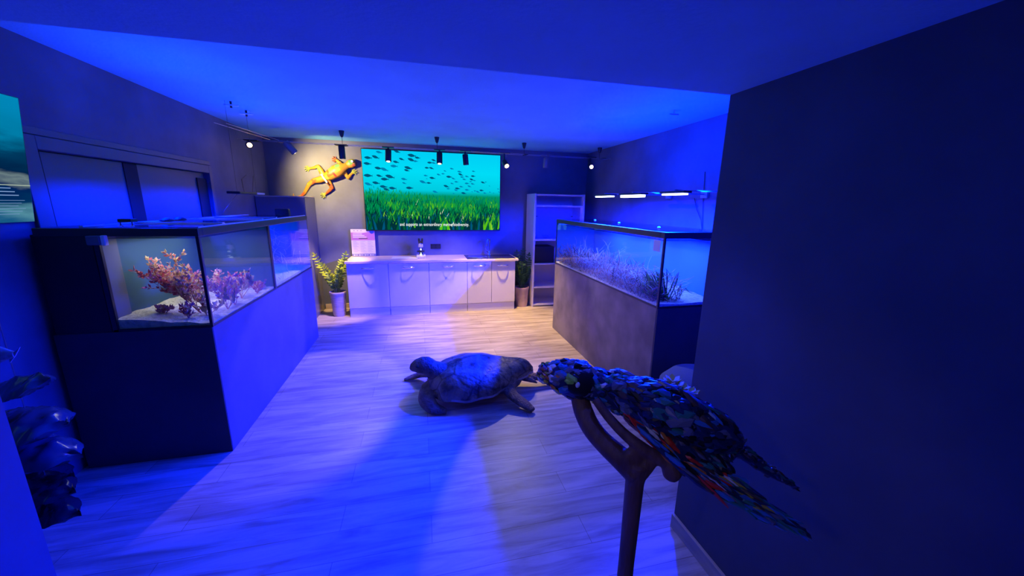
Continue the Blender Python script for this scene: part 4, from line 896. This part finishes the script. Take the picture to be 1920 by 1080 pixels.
core.ell(at_d(1026, 700, 1.06), (hA*.030, hS*.028, hU*.028), 12, 8)
core.tube([hc+hA*.05, at_d(1135, 735, 1.04), SC-ax*HL*.75], [.042, .045, .06], 12)
fpts = [at_d(1190, 772, .99), at_d(1228, 806, .97), at_d(1285, 862, .94), at_d(1350, 905, .91), at_d(1420, 948, .88), at_d(1488, 988, .86)]
fw = [.040, .048, .050, .044, .030, .006]; fup = (upv+Vector((-.2, -.9, .2))).normalized()
flp(core, fpts, fw, [.016, .014, .012, .010, .008, .003], up=fup)
fr2 = [at_d(1375, 835, .97), at_d(1410, 862, .97), at_d(1450, 888, .97), at_d(1492, 914, .97)]
flp(core, fr2, [.030, .024, .018, .005], [.012, .010, .008, .003], up=fup)
fr3 = [at_d(1180, 752, 1.02), at_d(1225, 800, 1.05), at_d(1262, 838, 1.06)]
flp(core, fr3, [.035, .032, .012], [.014, .012, .006], up=fup)
fr4 = [at_d(1270, 808, .97), at_d(1330, 850, .95), at_d(1368, 880, .93)]
flp(core, fr4, [.045, .048, .014], [.014, .012, .004], up=fup)
cb_ = core.build('body', DM[D['navy']], dt); remesh(cb_, .006, 2)
rn = random.Random(31)
def pal_shell(rn, p): return D[rn.choice(['navy', 'navy', 'black', 'black', 'grey', 'blue', 'navy', 'teal', 'brown', 'navy', 'black', 'grey'])]
ch = MB(); chips(ch, 430, shell_surf, rn, (.035, .085), (.016, .036), (.003, .008), pal_shell)
tag(ch.build('shell_debris', DM, dt, fix=False), 'dark blue and black plastic pieces covering the shell')
def head_surf(rn):
    t = rn.uniform(0, 2*PI); z = rn.uniform(-1, 1); r = math.sqrt(1-z*z); x, y = r*math.cos(t), r*math.sin(t)
    return hc+hA*HR[0]*x+hS*HR[1]*y+hU*HR[2]*z, (hA*x/HR[0]+hS*y/HR[1]+hU*z/HR[2]).normalized(), hA
def pal_head(rn, p):
    u = (p-hc).dot(hA)/HR[0]; w = (p-hc).dot(hU)/HR[2]
    if w > .55: return D[rn.choice(['blue', 'navy', 'grey', 'blue', 'black'])]
    if u < -.55: return D[rn.choice(['orange', 'white', 'yellow', 'grey', 'brown'])]
    if u < -.1: return D[rn.choice(['blue', 'teal', 'green', 'grey', 'blue'])]
    if u > .55: return D[rn.choice(['grey', 'white', 'navy', 'teal', 'yellow'])]
    return D[rn.choice(['black', 'navy', 'black', 'grey'])]
ch = MB(); chips(ch, 120, head_surf, rn, (.024, .052), (.016, .030), (.002, .006), pal_head)
def neck_surf(rn):
    f = rn.random(); c = (hc+hA*.05).lerp(SC-ax*HL*.75, f); t = rn.uniform(0, 2*PI); n = hU*math.sin(t)+hS*math.cos(t); return c+n*(.042+.015*f), n, hA
def snout_surf(rn):
    v_ = Vector((rn.gauss(0,1), rn.gauss(0,1), rn.gauss(0,1))).normalized(); return at_d(1026, 700, 1.06)+v_*.029, v_, hA
chips(ch, 70, snout_surf, rn, (.012, .026), (.008, .016), (.002, .006), lambda rn, p: D[rn.choice(['orange', 'yellow', 'grey', 'white', 'brown', 'mauve', 'green'])])
chips(ch, 80, neck_surf, rn, (.028, .055), (.014, .028), (.003, .007), lambda rn, p: D[rn.choice(['blue', 'grey', 'white', 'navy', 'black', 'teal'])])
tag(ch.build('head_debris', DM, dt, fix=False), 'orange, white and blue plastic pieces covering the head and neck')
# which side faces camera
camv = Vector((0, 0, CAMH))
sgn = 1 if (hc+hS*.05-camv).length < (hc-hS*.05-camv).length else -1
ec = hc+hA*.008+hS*sgn*HR[1]*.98
eye = MB(); eye.ell(ec-hS*sgn*.006, (hA*.042, hS*.011, hU*.036), 18, 10); tag(eye.build('eye_patch', DM[1], dt, smooth=True), 'black round eye patch')
MB().ell(ec+hS*sgn*.005-hU*.004-hA*.006, (hA*.006, hS*.003, hU*.008), 10, 8).build('pupil', DM[D['white']], dt, smooth=True)
def flip_surf_maker(pts, wid, th):
    def f(rn):
        k = rn.random()*(len(pts)-1); i = int(k); g_ = k-i; c = pts[i].lerp(pts[i+1], g_); w = wid[i]+(wid[i+1]-wid[i])*g_; h = th[i]+(th[i+1]-th[i])*g_
        tn = (pts[i+1]-pts[i]).normalized(); a = (fup-tn*fup.dot(tn)).normalized(); b = tn.cross(a); q = rn.uniform(-1, 1); s = 1 if rn.random() < .75 else -1
        return c+b*w*q+a*h*s*math.sqrt(max(.05, 1-q*q)), (a*s+b*q*.4).normalized(), tn
    return f
def pal_flip(rn, p):
    u = (p-fpts[0]).length/(fpts[-1]-fpts[0]).length
    if u < .22: return D[rn.choice(['blue', 'white', 'navy', 'mauve', 'red'])]
    if u < .45: return D[rn.choice(['red', 'red', 'orange', 'blue', 'mauve', 'navy', 'navy', 'brown', 'black'])]
    if u < .62: return D[rn.choice(['blue', 'white', 'navy', 'navy', 'brown', 'red', 'grey', 'mauve', 'brown'])]
    if u < .8: return D[rn.choice(['yellow', 'blue', 'teal', 'navy', 'brown', 'teal', 'grey', 'navy'])]
    return D[rn.choice(['teal', 'navy', 'blue', 'teal', 'grey'])]
ch = MB(); chips(ch, 330, flip_surf_maker(fpts, fw, [.016, .014, .012, .010, .008, .003]), rn, (.035, .11), (.005, .016), (.002, .007), pal_flip, jit=.10)
tag(ch.build('flipper_debris', DM, dt, fix=False), 'bright red, yellow, white and blue plastic strips on the front flipper')
dk_pal = lambda rn, p: D[rn.choice(['navy', 'black', 'brown', 'grey', 'teal', 'navy'])]
each_ = []
ch = MB(); chips(ch, 80, flip_surf_maker(fr2, [.030, .024, .018, .005], [.012, .010, .008, .003]), rn, (.015, .04), (.006, .012), (.002, .006), dk_pal, jit=.2)
chips(ch, 90, flip_surf_maker(fr4, [.045, .048, .014], [.014, .012, .004]), rn, (.025, .06), (.008, .018), (.002, .006), dk_pal, jit=.2)
chips(ch, 60, flip_surf_maker(fr3, [.035, .032, .012], [.014, .012, .006]), rn, (.015, .05), (.006, .014), (.002, .006), dk_pal, jit=.2)
tag(ch.build('flipper_debris', DM, dt, fix=False), 'dark plastic strips on the hind flippers')
fm = MB()
for (px, py) in ((1258, 722), (1268, 727), (1278, 733), (1288, 738), (1262, 718), (1296, 741)):
    c_ = at_d(px, py, 1.045)
    for k in range(6):
        a = 2*PI*k/6+px; d = (Vector((math.cos(a), math.sin(a), .8))).normalized(); s_ = d.cross(Vector((0, 0, 1))).normalized(); leaflet(fm, c_, d, s_, .028, .008, k % 2)
tag(fm.build('flower', [DM[D['yellow']], DM[D['white']]], dt, fix=False), 'yellow and white plastic petals on the shell')
# driftwood stand
dw = thing('driftwood_stand', (at_d(1195, 880, .95).x, at_d(1195, 880, .95).y, 0), 'forked brown driftwood stand carrying the plastic debris turtle', 'stand')
fk = at_d(1192, 884, .96); base_ = Vector((fk.x, fk.y, 0))
dm = MB()
dm.tube([base_, base_+Vector((0.0, 0, .35)), base_.lerp(fk, .75), fk+Vector((0, 0, -.03)), fk+Vector((0, 0, .03))], [.034, .026, .021, .024, .034], 14)
def smt(mb, pts, rad, fl=1.0, up=None):
    P = [Vector(p) for p in pts]; Q = []; Rr = []
    for i in range(len(P)-1):
        for j in range(5): Q.append(P[i].lerp(P[i+1], j/5)); Rr.append(rad[i]+(rad[i+1]-rad[i])*j/5)
    Q.append(P[-1]); Rr.append(rad[-1])
    for _ in range(6): Q = [Q[0]]+[(Q[i-1]+Q[i]*2+Q[i+1])/4 for i in range(1, len(Q)-1)]+[Q[-1]]
    mb.tube(Q, Rr, 12, flat=[r*fl for r in Rr], up=up)
smt(dm, [fk+Vector((0, 0, 0)), at_d(1162, 857, .97), at_d(1130, 829, .99), at_d(1106, 800, 1.01), at_d(1092, 768, 1.03), at_d(1086, 740, 1.05)], [.034, .030, .027, .027, .027, .026])
smt(dm, [fk+Vector((0, 0, .0)), at_d(1212, 868, .95), at_d(1228, 850, .95), at_d(1250, 845, .96)], [.030, .024, .018, .014])
smt(dm, [at_d(1116, 748, 1.0), at_d(1140, 782, .98), at_d(1168, 812, .96), at_d(1200, 838, .94), at_d(1228, 855, .94), at_d(1248, 868, .94)], [.012, .013, .014, .016, .016, .016])
smt(dm, [at_d(1250, 850, .95), at_d(1257, 868, .94), at_d(1262, 890, .94), at_d(1268, 898, .94)], [.014, .024, .026, .012])
dm.ell(at_d(1192, 862, .955), (Vector((.046, 0, 0)), Vector((0, .022, 0)), Vector((0, 0, .040))), 16, 10)
b = dm.build('trunk', 'drift', dw); remesh(b, .004, 3)
MB().lathe([(.16, 0), (.16, .02), (.15, .03), (.05, .035)], base_, 32).build('base_plate', 'drift', dw, smooth=40)

# ---------------------------------------------------------------- round pouf behind the turtle
pf = MB().lathe([(.24, 0), (.29, .05), (.31, .18), (.31, .38), (.29, .50), (.22, .575), (.10, .605), (.0, .61)], (2.0, 2.15, 0), 40).build('round_pouf', 'pouf', origin=(2.0, 2.15, 0), smooth=60)
tag(pf, 'rounded blue grey pouf behind the debris turtle shell, beside the dark wall', 'pouf')

# ---------------------------------------------------------------- plastic fish stack, lower left
PLM = [glass('clear_dark_plastic', (.50, .55, .62), .12, 1.5), mat('glossy_blue_film', (.06, .09, .14), .18, spec=.8), mat('glossy_dark_film', (.015, .02, .035), .2, spec=.8)]
fsx = thing('plastic_fish_sculpture', (-1.80, 2.05, 0), 'hanging sculpture of stacked glossy plastic film layers at the lower left', 'sculpture')
MB().cyl((-1.82, 2.05, .33), (-1.82, 2.05, ZC), .0025, n=6).build('cord', 'steel', fsx)
layers = [((22, 735), (95, 712), 30, 1), ((28, 790), (130, 795), 42, 1), ((40, 832), (156, 855), 34, 1), ((50, 878), (140, 890), 26, 0), ((58, 905), (142, 920), 30, 2), ((78, 945), (152, 962), 26, 2), ((75, 968), (106, 970), 12, 2)]
rn = random.Random(17)
for li, (pa, pb, hh, mi) in enumerate(layers):
    a_ = at_y(pa[0]-30, pa[1], 2.05); b_ = at_y(pb[0], pb[1], 1.95); L_ = b_-a_; nU, nV = 22, 12; vs_ = []; fs = []
    hw = hh/697*2.2*.75
    for side in (0, 1):
        for i in range(nU+1):
            f = i/nU; wid = hw*(math.sin(PI*min(1, .12+f*.88))**.6)*(1.0 if f < .8 else (1-f)/.2*.9+.1)
            for j in range(nV+1):
                g_ = j/nV*2-1
                p = a_+L_*f+Vector((0, 1, 0))*wid*g_*1.6+Vector((0, 0, 1))*(wid*(1-g_*g_)*.9*(1 if side == 0 else -.25)-wid*.3)
                p += Vector((0, 0, .020*mnoise.noise(Vector((f*7, g_*2.5, li*3.1)))+.010*mnoise.noise(Vector((f*18, g_*5, li)))))
                p.z = max(p.z, .012); vs_.append(p)
    W_1 = nV+1; off = (nU+1)*W_1
    for side in (0, 1):
        for i in range(nU):
            for j in range(nV): q = side*off+i*W_1+j; fs.append((q, q+1, q+W_1+1, q+W_1))
    m_ = MB(); m_.add(vs_, fs); m_.build('film_layer', PLM[mi], fsx, smooth=60, fix=False)
ff = thing('hanging_fish', at_y(-10, 662, 1.75), 'pale fish figure with forked tail at the left edge above the film sculpture', 'fish sculpture')
c_ = at_y(-20, 665, 1.75); t_ = at_y(26, 664, 1.75); fd = (t_-c_); 
fb = MB(); fb.tube([c_-fd*2.2, c_-fd*1.4, c_-fd*.4, c_+fd*.5, t_], [.012, .05, .055, .03, .012], 14, flat=[.01, .026, .03, .018, .006], up=(0, 1, 0))
fb.build('body', mat('silver_blue_scales', (.35, .45, .50), .35, var=.4, vscale=30), ff, smooth=True)
tl = MB(); tl.prism([t_+Vector((0, 0, .006)), at_y(37, 651, 1.75), at_y(28, 668, 1.75), at_y(18, 681, 1.75), at_y(17, 669, 1.75)], (0, .004, 0)); tl.build('tail_fin', mat('pale_fin', (.45, .5, .6), .4), ff)
MB().cyl(c_-fd*.9+Vector((0, 0, .03)), Vector((c_.x-fd.x*.9, 1.75, ZC)), .001, n=5).build('thread', 'steel', ff)
